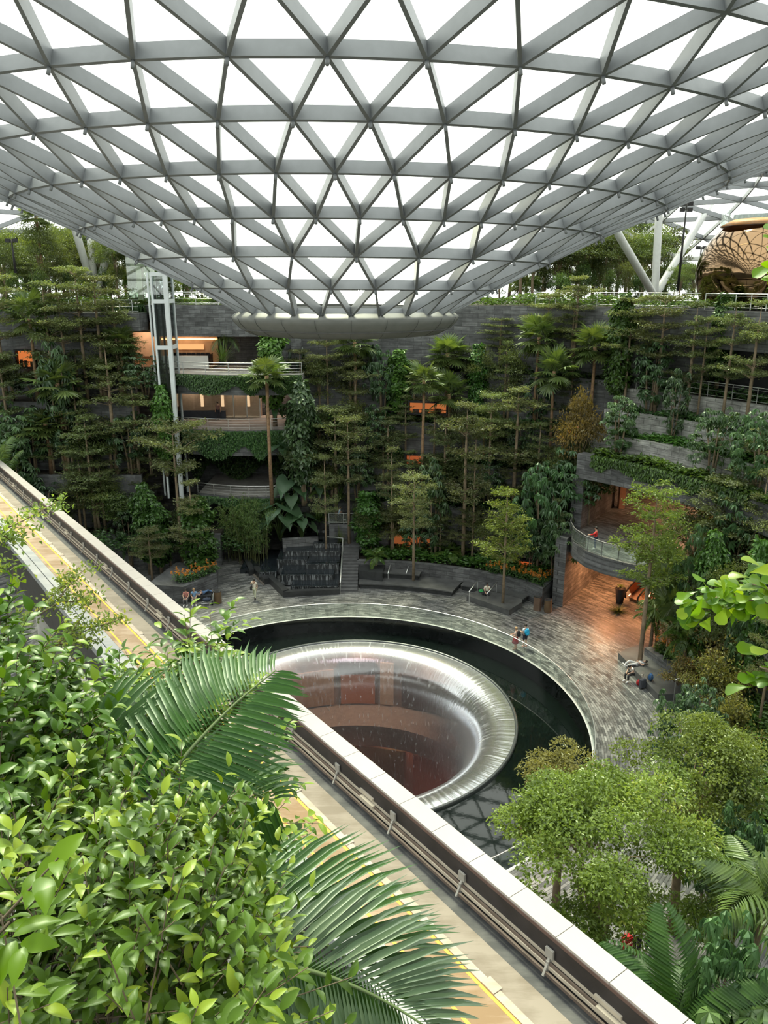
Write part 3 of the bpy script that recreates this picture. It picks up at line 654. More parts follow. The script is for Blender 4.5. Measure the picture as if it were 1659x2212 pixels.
# bin, wall screen and light by the deck
b=MB(); q=aty(1361,1030,56.8); 
vent=empty('wall_grille',(q.x,q.y,q.z),rz=R(-58),label='square dark grille on the stone band over the deck',cat='grille')
b=MB(); b.box((0,-.1,0),(1.1,.12,1.1)); b.build('grille',M['dark'],vent); b=MB(); b.box((0,-.08,.6),(1.25,.14,.08));b.box((0,-.08,-.6),(1.25,.14,.08));b.box((.6,-.08,0),(.08,.14,1.2));b.box((-.6,-.08,0),(.08,.14,1.2)); b.build('frame',M['darkstone'],vent)
# timber portal on the deck
b=MB(); q=aty(1344,1065,63.5); b.box((q.x,63.5,7.5),(.5,.5,4)); tag(b.build('column_timber',simple('copper_column',(.45,.24,.15),rough=.5)),kind='structure')
# ---- cascade fountain
fountain=empty('stepped_fountain',(-8,61,0),label='black stone fountain with water running down stepped basins',cat='fountain')
mw,nt,nd,lk=new_mat('falling_water'); out=N(nd,'ShaderNodeOutputMaterial'); pb=N(nd,'ShaderNodeBsdfPrincipled',Roughness=.25)
gp=N(nd,'ShaderNodeNewGeometry'); mp=N(nd,'ShaderNodeMapping'); mp.inputs['Scale'].default_value=(9,9,1.3); lk.new(gp.outputs['Position'],mp.inputs[0]); nz=N(nd,'ShaderNodeTexNoise',Scale=1.,Detail=3); lk.new(mp.outputs[0],nz.inputs['Vector'])
cr=N(nd,'ShaderNodeValToRGB'); cr.color_ramp.elements[0].position=.5; cr.color_ramp.elements[0].color=(.03,.033,.036,1); cr.color_ramp.elements[1].position=.78; cr.color_ramp.elements[1].color=(.42,.45,.47,1); lk.new(nz.outputs['Fac'],cr.inputs['Fac']); lk.new(cr.outputs[0],pb.inputs['Base Color']); lk.new(pb.outputs[0],out.inputs[0])
mwt=simple('basin_water',(.012,.016,.02),rough=.06,noise=.2)
o=Vector((-8,61,0))
def basin(x0,x1,y0,y1,z,rim=.16):
    b=MB(); b.box(((x0+x1)/2-o.x,(y0+y1)/2-o.y,(z-.06)/2),(x1-x0,y1-y0,z-.06)); b.build('basin',M['blackgran'],fountain)
    b=MB(); cx,cy=(x0+x1)/2-o.x,(y0+y1)/2-o.y
    b.box((cx,cy,z-.04),(x1-x0-.02,y1-y0-.02,.06)); b.build('water',mwt,fountain)
    b=MB(); b.box((cx,y0-o.y-.012,z*.5+.04),(x1-x0-.1,.03,z-.1)); b.box((x0-o.x-.012,cy,z*.5),(.03,y1-y0-.1,z-.1)); b.box((cx,y0-o.y-.02,z-.02),(x1-x0-.1,.1,.05)); b.build('water_sheet',mw,fountain)
for a in ((-7.6,-3.75,57.9,66.6,.55),(-8.6,-4.2,59.3,66.6,1.0),(-6.6,-3.8,60.7,66.6,1.45),(-9.2,-6.5,61.7,66.6,1.45),(-8.6,-3.8,62.6,66.6,1.9),(-6.2,-3.8,63.6,66.6,2.3),(-8.2,-6,64.6,66.6,2.3),(-10.6,-9.1,60.6,66.4,.75)): basin(*a)
b=MB(); b.prism([(-8.1+.0-o.x,56.9-o.y),(-3.6-o.x,57.5-o.y),(-3.6-o.x,57.9-o.y),(-7.9-o.x,57.4-o.y)],0,.45); b.prism([(-8.1-o.x,56.9-o.y),(-7.7-o.x,57.3-o.y),(-9.5-o.x,60.6-o.y),(-9.9-o.x,60.3-o.y)],0,.55); b.prism([(-10.0-o.x,59.6-o.y),(-9.5-o.x,59.9-o.y),(-11.0-o.x,62.8-o.y),(-11.5-o.x,62.5-o.y)],0,.5); b.prism([(-11.6-o.x,61.6-o.y),(-11.2-o.x,62-o.y),(-12.7-o.x,66.4-o.y),(-13.1-o.x,66.2-o.y)],0,.5); b.build('kerb',M['darkstone'],fountain)
b=MB(); b.box((-11.4-o.x,64.2-o.y,.2),(2.2,4,.4)); b.build('side_pool',mwt,fountain)
# small falls stacked above the fountain
upf=empty('upper_cascade',(-5.6,66.5,0),label='narrow cascade of slate ledges climbing behind the big leaves',cat='cascade')
for i in range(9):
    b=MB(); z=2.4+i*1.0; w_=1.9-.05*i; x=.25*math.sin(i*2.1); b.box((x,1.2+.42*i,z/2),(w_,1.6,z)); b.build('ledge',M['darkstone'],upf)
    b=MB(); b.box((x,.38+.42*i,z-.28),(w_*.7,.04,.5)); b.box((x,.42+.42*i,z),(w_*.75,.14,.04)); b.build('water_sheet',mw,upf)
# ---- stairs beside the fountain
st=empty('staircase',(-2.85,57.9,0),label='straight dark stone staircase right of the stepped fountain',cat='staircase')
b=MB()
for i in range(13): b.box((0,.19+.38*i+ (5.6-.38*i)/2,.075+.15*i),(1.35,5.6-.38*i,.15))
b.build('steps',simple('stair_stone',(.085,.087,.09),rough=.5,noise=.25,nscale=2),st)
hr=empty('stair_handrail',(-3.55,58.2,0),label='sloping bright steel handrail on the fountain side of the stairs',cat='handrail')
b=MB(); b.tube([(0,-.4,.85),(0,0,1.0),(0,4.8,2.95),(-1.4,5.1,3.0)],.06,8); b.build('rail',M['alum'],hr)
for y in (0,1.6,3.2,4.8): b=MB(); b.bar((0,y,0),(0,y,1.0+y*.405),.05); b.build('post',M['alum'],hr)
wbox('wall_landing',-4.9,-1.0,65.0,68,0,3.6,M['slate_flat'])
b=MB(); b.box((-2.6,64.4,1.0),(3.6,1.0,2.0)); tag(b.build('wall_step_block',M['slate_flat']),kind='structure')
railing('landing_balustrade',[(-4.9,65.1,3.6),(-1.0,65.1,3.6),(-1.0,67.5,3.6)],h=1.0,label='glass balustrade of the landing where a person in pale blue sits',step=1.3,nr=1,glass=True)
# ---- curved benches in front of the planters
def bench(r0,r1,z,a0,a1,label):
    e=empty('curved_bench',tuple(polar(R((a0+a1)/2),r0,0)),label=label,cat='bench'); e.location=(0,0,0)
    b=MB(); arcwall(b,r0+.12,0,z-.1,a0,a1,r1-r0-.12,c=PC); b.build('base',M['darkstone'],e); b=MB(); arcwall(b,r0,z-.1,z,a0-.3,a1+.3,r1-r0,c=PC); b.build('seat',M['benchstone'],e); return e
bench(19.9,22.4,.46,66,88,'long curved stone bench along the foot of the planter right of the stairs')
bench(21.3,22.4,.95,75,88,'upper curved stone step above the long bench near the stairs')
bench(21.5,22.45,.5,51,65,'dark curved stone bench behind the suitcase traveller')
def px_prism(name,pix,z,mat,z0=0,label=None,cat=None,kind=None):
    b=MB(); b.prism([tuple(atz(x,y,z).xy) for x,y in pix][::-1],z0,z); o=b.build(name,mat); return tag(o,label,cat,None,kind)
px_prism('tree_platform',[(1008,1286),(1100,1318),(1128,1300),(1128,1283),(1060,1262)],.46,M['benchstone'],label='angular dark stone platform with a tree growing through it',cat='bench')
px_prism('tree_platform',[(1336,1410),(1422,1500),(1478,1498),(1500,1488),(1398,1388),(1362,1398)],.46,M['benchstone'],label='long granite bench platform where two people rest with luggage',cat='bench')
px_prism('planter_block',[(775,1232),(826,1238),(836,1210),(780,1200)],1.2,M['darkstone'],label='low dark stone planter block beside the stairs with yellow leaves',cat='planter')
px_prism('planter_block',[(1112,1243),(1172,1272),(1202,1245),(1142,1224)],1.55,M['slate_flat'],label='slate corner planter left of the entrance with orange flowers',cat='planter')
px_prism('planter_block',[(318,1262),(395,1268),(468,1240),(470,1215),(380,1215)],1.4,M['slate_flat'],label='slate planter with orange flowers beyond the white parapet',cat='planter')
px_prism('planter_bench',[(385,1290),(455,1287),(462,1275),(380,1275)],.46,M['darkstone'],label='dark stone bench under the flower planter beyond the parapet',cat='bench')
# ---- loop handrails on the benches
def loop_rail(p,q,z0,label,h=.95):
    e=empty('loop_handrail',tuple(p),label=label,cat='handrail',group=None); p=Vector(p);q=Vector(q); d=q-p
    b=MB(); b.tube([(0,0,z0+h),(d.x,d.y,z0+h+d.z)],.045,8); b.build('rail',M['alum'],e)
    for f in (0.05,.95): b=MB(); b.bar((d.x*f,d.y*f,0),(d.x*f,d.y*f,z0+h+d.z*f),.04); b.build('post',M['alum'],e)
for px_,py_,lb in ((838,1262,'left of two steel handrails on the curved bench steps'),(877,1262,'right of two steel handrails on the curved bench steps'),(1012,1303,'steel handrail left of the suitcase traveller'),(1050,1308,'steel handrail right of the suitcase traveller')):
    p=atz(px_,py_,0); d=(p-PC).normalized(); loop_rail(p,p+d*1.9+Vector((0,0,.35)),0,lb)
p=atz(1455,1500,.46); loop_rail((p.x,p.y,0),(p.x+.95,p.y+.55,.1),.46,'short bright handrail at the end of the granite bench platform')
p=atz(1483,1535,.0); loop_rail((p.x,p.y,0),(p.x+.95,p.y+.55,.1),.2,'short bright handrail on the path beside the granite bench platform')
# ---- bins, sign, pot
def bin_(px_,py_,label,r=.3,h=1.0,col=(.16,.105,.06)):
    p=atz(px_,py_,0); e=empty('litter_bin',tuple(p),label=label,cat='bin')
    b=MB(); b.lathe([(r*.95,0),(r,.05),(r,h-.04)],20); b.build('body',simple('bin_bronze',col,rough=.4,metal=.3),e); b=MB(); b.lathe([(r,h-.04),(r*1.03,h),(r*.6,h),(r*.55,h-.12),(0,h-.12)],20); b.build('rim',M['dark'],e)
bin_(1183,1321,'round bronze litter bin beside the entrance planter'); bin_(471,1302,'round bronze litter bin at the corner of the flower planter')
p=atz(1160,1318,0); b=MB(); e=empty('bronze_cabinet',tuple(p),rz=R(-35),label='narrow brown cabinet against the planter near the bin',cat='cabinet'); b.box((0,0,.55),(.5,.3,1.1)); b.build('body',simple('bronze',(.13,.085,.06),rough=.4),e); b=MB(); b.box((0,0,1.12),(.54,.34,.05)); b.build('lid',M['dark'],e)
p=atz(1206,1304,0); sg=empty('sign_stand',tuple(p),rz=R(-20),label='tall red directory sign on a dark base at the entrance wall',cat='sign')
b=MB(); b.box((0,0,1.15),(.75,.1,2.1)); b.build('panel',simple('sign_red',(.22,.02,.02),rough=.4,noise=.05),sg); b=MB(); b.box((0,0,.05),(.9,.5,.1)); b.build('foot',M['dark'],sg)
b=MB(); b.box((0,-.06,1.35),(.3,.02,.35)); b.box((0,-.06,.75),(.5,.02,.12)); b.build('poster',simple('sign_white',(.6,.58,.55),rough=.5),sg); b=MB(); b.box((0,-.06,1.8),(.55,.02,.4)); b.box((0,-.06,.45),(.55,.02,.25)); b.build('print',simple('sign_bright_red',(.5,.03,.03),rough=.4),sg)
p=atz(1338,1302,0); pot=empty('tall_planter_pot',tuple(p),label='tall dark tapered pot with drooping fern by the escalator',cat='plant pot')
b=MB(); b.lathe([(.26,0),(.42,1.25),(.36,1.25),(.33,1.1),(0,1.1)],20); b.build('pot',M['dark'],pot)
# ---- escalators under and behind the deck
def escalator(p,q,label,w_=1.3):
    e=empty('escalator',tuple(p),label=label,cat='escalator'); d=Vector(q)-Vector(p); 
    sd=Vector((d.y,-d.x,0)).normalized(); up=Vector((0,0,1))
    b=MB(); b.bar((0,0,.1),d+Vector((0,0,.1)),w_,.5); b.build('truss',simple('truss',(.12,.06,.035),rough=.5),e)
    for s_ in (-1,1):
        b=MB(); o_=sd*(s_*w_/2); b.bar(o_+up*.75,o_+d+up*.75,.06,.8); b.build('side_panel',simple('copper_panel',(.55,.24,.10),rough=.35,noise=.1),e)
        b=MB(); b.tube([o_+up*.5-d.normalized()*.5,o_+up*1.0-d.normalized()*.55,o_+up*1.25,o_+d+up*1.25],.07,8); b.build('handrail',M['dark'],e)
        b=MB(); b.bar(o_+up*.32+sd*s_*.06,o_+d+up*.32+sd*s_*.06,.05,.1); b.build('light_strip',emis('escalator_strip',(1,.62,.3),4),e)
p=atz(1372,1302,0); escalator(p,p+Vector((8.5,4.5,5.4)),'copper sided escalator rising from the plaza under the deck')
p=aty(1415,1155,57); escalator((27,53.5,5.6),(38,58,12.5),'escalator with glowing edges among the trees right of the deck')
# ---- steel struts that carry the roof
def strut(name,base,tops,label,r=.34):
    e=empty(name,tuple(base),label=label,cat='column')
    for t in tops:
        d=Vector(t)-Vector(base); b=MB(); b.tube([(0,0,0),d*.04,d*.9,d*.97,d],[r*.5,r,r,r*.6,r*.3],12); b.build('strut',simple('strut_grey',(.50,.51,.50),rough=.45,noise=.04),e)
    b=MB(); b.lathe([(.6,-.6),(.6,0),(.35,.2)],16); b.build('foot',M['conc'],e)
strut('branching_column',aty(1414,640,72),[aty(1326,490,69),aty(1427,400,74),aty(1556,405,80)],'branching grey steel column left of the mirrored pavilion')
strut('branching_column',aty(205,640,76),[aty(158,480,74),aty(192,470,78),aty(250,490,78)],'branching grey steel column among the trees on the left')
# ---- lamp poles
def pole(px0,py0,px1,py1,Y,label,heads=3):
    p,q=aty(px1,py1,Y),aty(px0,py0,Y); e=empty('lamp_pole',tuple(p),label=label,cat='lamp'); h=q.z-p.z
    b=MB(); b.tube([(0,0,0),(0,0,h)],[.12,.06],8); b.build('pole',M['dark'],e)
    for k in range(heads):
        b=MB(); b.box((.3*(-1)**k,0,h-.1-.45*(k//2)),(.35,.3,.3)); b.bar((0,0,h-.1-.45*(k//2)),(.3*(-1)**k,0,h-.1-.45*(k//2)),.05); b.build('spotlight',M['dark'],e)
pole(1484,437,1464,628,66,'tall dark spotlight pole just left of the bronze pavilion',4)
pole(1508,533,1508,600,72,'short spotlight pole behind the bronze pavilion edge',2)
pole(34,517,34,590,66,'lamp pole with two box heads above the palms at far left',2)
# ---- mirrored pavilion
p=aty(1640,642,60); pav=empty('mirrored_pavilion',tuple(p),label='curved bronze mirrored pavilion on the park level at right',cat='pavilion')
mm,nt,nd,lk=new_mat('bronze_mirror'); out=N(nd,'ShaderNodeOutputMaterial'); pb=N(nd,'ShaderNodeBsdfPrincipled',Metallic=1,Roughness=.06); pb.inputs['Base Color'].default_value=(.25,.16,.09,1)
tc=N(nd,'ShaderNodeTexCoord'); nz=N(nd,'ShaderNodeTexNoise',Scale=.55,Detail=2); bp=N(nd,'ShaderNodeBump',Strength=.2,Distance=.25); lk.new(tc.outputs['Object'],nz.inputs['Vector']); lk.new(nz.outputs['Fac'],bp.inputs['Height']); lk.new(bp.outputs[0],pb.inputs['Normal']); lk.new(pb.outputs[0],out.inputs[0])
prof=[(4.0,-.3),(4.25,.4),(4.5,1.1),(4.6,1.8),(4.5,2.6),(4.25,3.4),(3.85,4.1),(3.3,4.75),(2.7,5.2),(2.2,5.45),(1.2,5.55),(0.01,5.6)]
n=96; vs=[];fs=[]
for i,(r_,z_) in enumerate(prof):
    for k in range(n):
        a=2*PI*k/n; f=1+.10*math.cos(3*(a+1.9))*(1-i/len(prof))-.16*math.exp(-((math.degrees(a)-262)/7)**2); vs.append((r_*f*math.cos(a)*1.0,r_*f*math.sin(a),z_))
for i in range(len(prof)-1):
    for k in range(n): fs.append((i*n+k,i*n+(k+1)%n,(i+1)*n+(k+1)%n,(i+1)*n+k))
b=MB(); b.add(vs,fs,.5,True); b.build('mirror_shell',mm,pav)
b=MB(); b.lathe([(3.3,5.0),(3.3,6.1)],48); b.build('glass_parapet',M['railglass'],pav)
b=MB(); b.lathe([(3.25,5.02),(3.35,5.06),(2.5,5.5),(2.4,5.5)],48); b.build('timber_edge',simple('timber_edge',(.55,.22,.06),rough=.5),pav)
# ================================================================ plants: mesh makers
def norm(a): 
    a=np.asarray(a,float); return a/np.maximum(np.linalg.norm(a,axis=-1,keepdims=True),1e-9)
def leaves(P,D,Nn,L,W,kind='kite',fold=.12,droop=.15):
    P=np.asarray(P,float);n=len(P);D=norm(D);S=norm(np.cross(D,Nn));U=np.cross(S,D)
    L=np.broadcast_to(np.asarray(L,float),(n,))[:,None];W=np.broadcast_to(np.asarray(W,float),(n,))[:,None]
    if kind=='kite':
        V=np.stack([P,P+D*L*.45+S*W/2+U*L*fold,P+D*L-U*L*droop,P+D*L*.45-S*W/2+U*L*fold],1).reshape(-1,3)
        Fc=np.arange(4*n).reshape(n,4); return V,Fc,1
    f=U*W*fold
    ts,ws={'leaf':((0,.30,.66,1),(0,.46,.40,0)),'leafhi':((0,.12,.3,.5,.7,.87,1),(0,.24,.44,.49,.38,.18,0)),'round':((0,.2,.42,.62,.8,.93,1),(0,.10,.25,.42,.5,.38,.0))}[kind]
    k=len(ts); rib=[];a=[];b=[]
    for t,w in zip(ts,ws):
        q=P+D*L*t+U*L*(.22*t*(1-t)-droop*t*t); rib.append(q); a.append(q+S*W*w+f*min(w*2,1)); b.append(q-S*W*w+f*min(w*2,1))
    V=np.stack(rib+a[1:-1]+b[1:-1],1).reshape(-1,3); nv=3*k-4; T=[]
    for base,sg in ((k,1),(2*k-2,-1)):
        sd=lambda i:base+i-1
        T.append((0,1,sd(1))); 
        for i in range(1,k-2): T+= [(i,i+1,sd(i+1)),(i,sd(i+1),sd(i))]
        T.append((k-2,k-1,sd(k-2)))
        if sg<0: T[-(2*k-4):]=[t[::-1] for t in T[-(2*k-4):]]
    T=np.array(T); Fc=(np.arange(n)[:,None,None]*nv+T[None]).reshape(-1,3); return V,Fc,len(T)
def leafmesh(name,P,D,Nn,L,W,tint,mat,kind='kite',fold=.12,droop=.15,smooth=False):
    V,Fc,k=leaves(P,D,Nn,L,W,kind,fold,droop); return np_mesh(name,V,Fc,np.repeat(np.clip(tint,0,1),k),mat,smooth or kind!='kite')
def rnd(*s): return rng.random(s)
def gau(*s): return rng.normal(size=s)
L_={}
L_['tier']=leafmat('olive_tier_leaf',(.055,.075,.028),(.185,.225,.095),trans=.4,hue=.025,val=.3)
L_['tierlight']=leafmat('fresh_tier_leaf',(.07,.12,.02),(.24,.34,.07),(.42,.46,.07),trans=.45,hue=.02,val=.15)
L_['fan']=leafmat('fan_palm_leaf',(.035,.07,.018),(.14,.19,.06),(.30,.27,.11),trans=.35,hue=.015,val=.2)
L_['dark']=leafmat('dark_glossy_leaf',(.018,.05,.018),(.07,.14,.05),trans=.25,gloss=.08,hue=.02,val=.3)
L_['climb']=leafmat('climber_leaf',(.022,.06,.010),(.085,.19,.035),trans=.35,hue=.02,val=.35)
L_['ear']=leafmat('elephant_ear_leaf',(.014,.045,.016),(.038,.10,.036),trans=.25,gloss=.06,rough=.45,hue=.015,val=.25)
L_['fern']=leafmat('fern_leaf',(.03,.07,.014),(.12,.2,.04),trans=.35,hue=.02,val=.25)
L_['bamboo']=leafmat('bamboo_leaf',(.06,.11,.03),(.17,.25,.07),trans=.35,hue=.02,val=.2)
L_['brown']=leafmat('bronze_leaf',(.09,.075,.025),(.26,.22,.06),(.35,.17,.05),trans=.4,hue=.03,val=.2)
L_['bright']=leafmat('bright_round_leaf',(.045,.085,.012),(.21,.29,.055),(.36,.37,.09),trans=.45,hue=.02,val=.15)
L_['olive']=leafmat('olive_round_leaf',(.09,.095,.022),(.26,.25,.07),(.36,.30,.08),trans=.45,hue=.02,val=.1)
L_['blob']=leafmat('forest_leaf',(.03,.05,.015),(.13,.17,.05),(.24,.26,.06),trans=.45,hue=.03,val=.35)
L_['ivy']=leafmat('ivy_leaf',(.025,.065,.02),(.085,.17,.05),trans=.25,hue=.015,val=.2)
L_['near']=leafmat('glossy_shrub_leaf',(.006,.020,.002),(.065,.135,.010),(.18,.26,.022),trans=.25,gloss=.02,rough=.42,hue=.01,val=.05)  # lowest tint is near black, putting shaded leaves into the colour
L_['frond']=leafmat('near_frond_leaf',(.018,.06,.012),(.05,.13,.02),trans=.42,gloss=.03,rough=.5,hue=.01,val=.08)
L_['frondgrey']=leafmat('grey_green_frond_leaf',(.025,.06,.025),(.075,.125,.058),trans=.34,gloss=.045,rough=.5,hue=.01,val=.08)
L_['variegated']=leafmat('variegated_leaf',(.035,.085,.03),(.12,.20,.06),(.45,.45,.25),trans=.3,gloss=.1,hue=.01,val=.1)
L_['obovate']=leafmat('lime_obovate_leaf',(.06,.14,.004),(.15,.26,.006),(.22,.31,.015),trans=.5,gloss=.02,rough=.4,hue=.01,val=.05)
L_['flower']=leafmat('orange_flower',(.55,.17,.02),(.75,.33,.03),trans=.4,hue=.01,val=.1)
bark=simple('bark',(.24,.18,.12),rough=.85,noise=.25,nscale=4); barkred=simple('palm_bark',(.26,.16,.09),rough=.85,noise=.3,nscale=5); stemg=simple('green_stem',(.07,.11,.03),rough=.6,noise=.2)
# each maker returns [(part name, mesh, loc, rot)], natural height
def tier_tree(h=9,r=2.2,tiers=6,nb=7,z0=.35,leaf='tier',lsz=.17,dens=1.,top=.35,lean=0,flat=.1):
    tb=MB(); P=[];T=[]
    tb.tube([(0,0,-.3),(.04*h*lean,.0,h*.35),(.02*h*lean,.03,h*.7),(0,0,h*.97)],[.012*h+.03,.010*h+.03,.007*h+.02,.02],8)
    for t in range(tiers):
        f=t/max(tiers-1,1); z=h*(z0+(1-z0)*min(max(f+.06*random.gauss(0,1)*(0<f<1),0),1)*.97); rt=r*((1-f)*(1-top)+top)*(.75+.45*random.random())
        if t==0: rt*=.8
        a0=random.random()*6.28
        for j in range(nb):
            a=a0+6.283*(j+.5*(random.random()-.5))/nb; ln=rt*(.5+.7*random.random()); rise=.14+.24*random.random()
            u=Vector((math.cos(a),math.sin(a),0)); sd=Vector((-u.y,u.x,0)); bz=z+h*.02*(random.random()-.5)
            pts=[Vector((0,0,bz-ln*.12))+u*(ln*s)+Vector((0,0,ln*rise*(1-(1-s)**2))) for s in (0,.35,.7,1)]
            tb.tube(pts,[.02+.004*h*(1-f)*.5,.016,.011,.006],4,caps=False)
            m=int(9*dens*ln/1.6)+3
            for q in range(m):
                s=.28+.72*random.random()**.8; wv=ln*.36*(1.15-.55*s)
                c=Vector((0,0,bz-ln*.12))+u*(ln*s)+Vector((0,0,ln*rise*(1-(1-s)**2)))+sd*(wv*random.gauss(0,.62))
                tt=random.random()*.55+.1
                for w in range(9):
                    P.append((c.x+random.gauss(0,.15),c.y+random.gauss(0,.15),c.z+random.gauss(.02,.075))); T.append(tt+.35*random.random())
    P=np.array(P);n=len(P); D=np.c_[gau(n,2),gau(n)*.25]; Nn=np.c_[gau(n,2)*.35,np.ones(n)]
    cm=leafmesh('crown',P,D,Nn,lsz*(.7+.6*rnd(n)),lsz*.5*(.8+.4*rnd(n)),T,L_[leaf])
    return [('trunk',tb.mesh('trunk',bark),None,None),('crown',cm,None,None)],h
def fan_mesh(Rr=.95,pet=1.0,seg=22,arc_=300,mat='fan'):
    V=[];Fc=[];T=[]
    a0=-R(arc_/2); da=R(arc_)/seg; nv=0
    for k in range(seg):
        a=a0+da*(k+.5); rr=Rr*(.72+.28*math.cos(a*.55))*(.94+.12*random.random()); 
        def pt(r_,an): 
            x=pet+r_*math.cos(an);y=r_*math.sin(an); return (x,y,-.16*r_*r_/Rr-.05*abs(y)+(.02 if an==a else -.02))
        c=(pet,0,0); m=rr*.62
        tip=pt(rr,a); tip=(tip[0],tip[1],tip[2]-.16*Rr*random.random())
        V+=[c,pt(m,a-da*.5),tip,pt(m,a+da*.5)]; Fc.append((nv,nv+1,nv+2,nv+3)); T.append(.25+.5*random.random()); nv+=4
    # petiole: thin strip
    V+=[(0,.025,0),(0,-.025,0),(pet,-.012,0),(pet,.012,0)]; Fc.append((nv,nv+1,nv+2,nv+3)); T.append(.7)
    return np_mesh('frond',V,Fc,T,L_[mat])
FANS=[fan_mesh(1.0,.9),fan_mesh(.95,1.1,24,320),fan_mesh(1.05,1.0,20,280)]
FANBIG=[fan_mesh(1.25,1.0,26,345),fan_mesh(1.2,1.2,24,330)]
def fan_palm(h=6,nf=22,fans=FANS,sc_=1.,tr=.12,lo=-38):
    tb=MB(); tb.tube([(0,0,-.3),(.05,.02,h*.4),(0,.04,h*.8),(0,0,h)],[tr*1.3,tr,tr*.9,tr*1.15],8)
    parts=[('trunk',tb.mesh('trunk',barkred),None,None)]
    for k in range(nf):
        el=R(78+(lo-78)*(k/(nf-1))**.9); a=k*2.39996+.3*random.random()
        parts.append(('frond',fans[k%len(fans)],(0,0,h-.12*k/nf),(0,-el,a),sc_*(.85+.3*random.random())))
    return parts,h+.9
def feather_mesh(L=2.6,nl=26,ll=.75,w=.055,arch=.55,mat='fern',lift=.55,drop=.25,forward=.55,taper=True,kind='kite'):
    """frond along +x rising then arching down"""
    V=[];T=[];P=[];D=[];Nn=[];LL=[]
    def cur(s): x=L*s*(1-.12*s*s); z=L*(lift*s-arch*s*s*1.25); return Vector((x,0,z))
    for k in range(nl):
        s=.10+.9*(k+.5)/nl; p=cur(s); t=(cur(min(s+.01,1))-cur(s-.01)).normalized()
        l=ll*(math.sin(PI*min(max(.12+.83*s,0),1))**.6) if taper else ll
        for sg in (-1,1):
            d=Vector((forward*t.x,sg*1.,forward*t.z))+Vector((0,0,-drop*(.6+.8*random.random()))); P.append(p);D.append(d);Nn.append((-t.z*.5,0.15*sg,1));LL.append(l*(.9+.2*random.random()));T.append(.15+.6*random.random())
    V,Fc,kk=leaves(np.array(P),np.array(D),np.array(Nn),LL,w,kind,fold=.06,droop=.22); V=list(map(tuple,V));Fc=[tuple(f) for f in Fc];T=list(np.repeat(T,kk))
    if kind=='kite':
        ns=8
        for k in range(ns):
            a,b=cur(k/ns),cur((k+1)/ns); n=len(V); wd=.018*(1-.6*k/ns)*L/2.6+.004
            V+=[(a.x,wd,a.z),(a.x,-wd,a.z),(b.x,-wd*.9,b.z),(b.x,wd*.9,b.z)]; Fc.append((n,n+1,n+2,n+3)); T.append(.8)
    return np_mesh('frond',V,Fc,T,L_[mat])
FEATH=[feather_mesh(2.8,30,.8,.06),feather_mesh(2.5,26,.85,.065,arch=.75),feather_mesh(3.0,32,.75,.055,arch=.35)]
FERN=[feather_mesh(1.9,22,.42,.13,arch=.55,lift=.5,drop=.12,forward=.25),feather_mesh(1.7,20,.40,.13,arch=.75,lift=.5,drop=.12,forward=.25)]
def feather_palm(h=2,nf=12,fronds=FEATH,tr=.1,lo=-15,sc_=1.,hi=80,mat=None):
    tb=MB(); tb.tube([(0,0,-.3),(.03,0,h*.6),(0,0,h)],[tr*1.2,tr,tr],8)
    parts=[('trunk',tb.mesh('trunk',mat or bark),None,None)]
    for k in range(nf):
        el=R(hi+(lo-hi)*(k/max(nf-1,1))); a=k*2.39996+.4*random.random()
        parts.append(('frond',fronds[k%len(fronds)],(0,0,h),(0,-el*.8,a),sc_*(.85+.3*random.random())))
    return parts,h+1.5
def climber(h=6,r=.62,n=2600,leaf='climb',lsz=.26,stem=1.2,pale=0):
    z=rnd(n)**.9*h; a=rnd(n)*6.283; bul=1+.28*np.sin(z*1.9+2*a)+.2*np.sin(z*3.7-a+1); taper=np.clip((h-z)/(.22*h),.25,1)**.6*np.clip(.45+z/(.2*h),.4,1)
    rr=r*bul*taper*(.72+.34*rnd(n)); P=np.c_[rr*np.cos(a),rr*np.sin(a),z+stem]
    out=np.c_[np.cos(a),np.sin(a),0*a]; D=out*.55+np.c_[gau(n,2)*.45,-.75+.5*gau(n)]; Nn=out+np.c_[gau(n,2)*.3,.55+.3*rnd(n)]
    tb=MB(); tb.tube([(0,0,-.3),(0,0,stem+h*.9)],[.13,.08],7)
    return [('stem',tb.mesh('stem',bark),None,None),('foliage',leafmesh('foliage',P,D,Nn,lsz*(.7+.6*rnd(n)),lsz*.72*(.8+.4*rnd(n)),rnd(n)*.75+.1+pale,L_[leaf],fold=.06),None,None)],h+stem
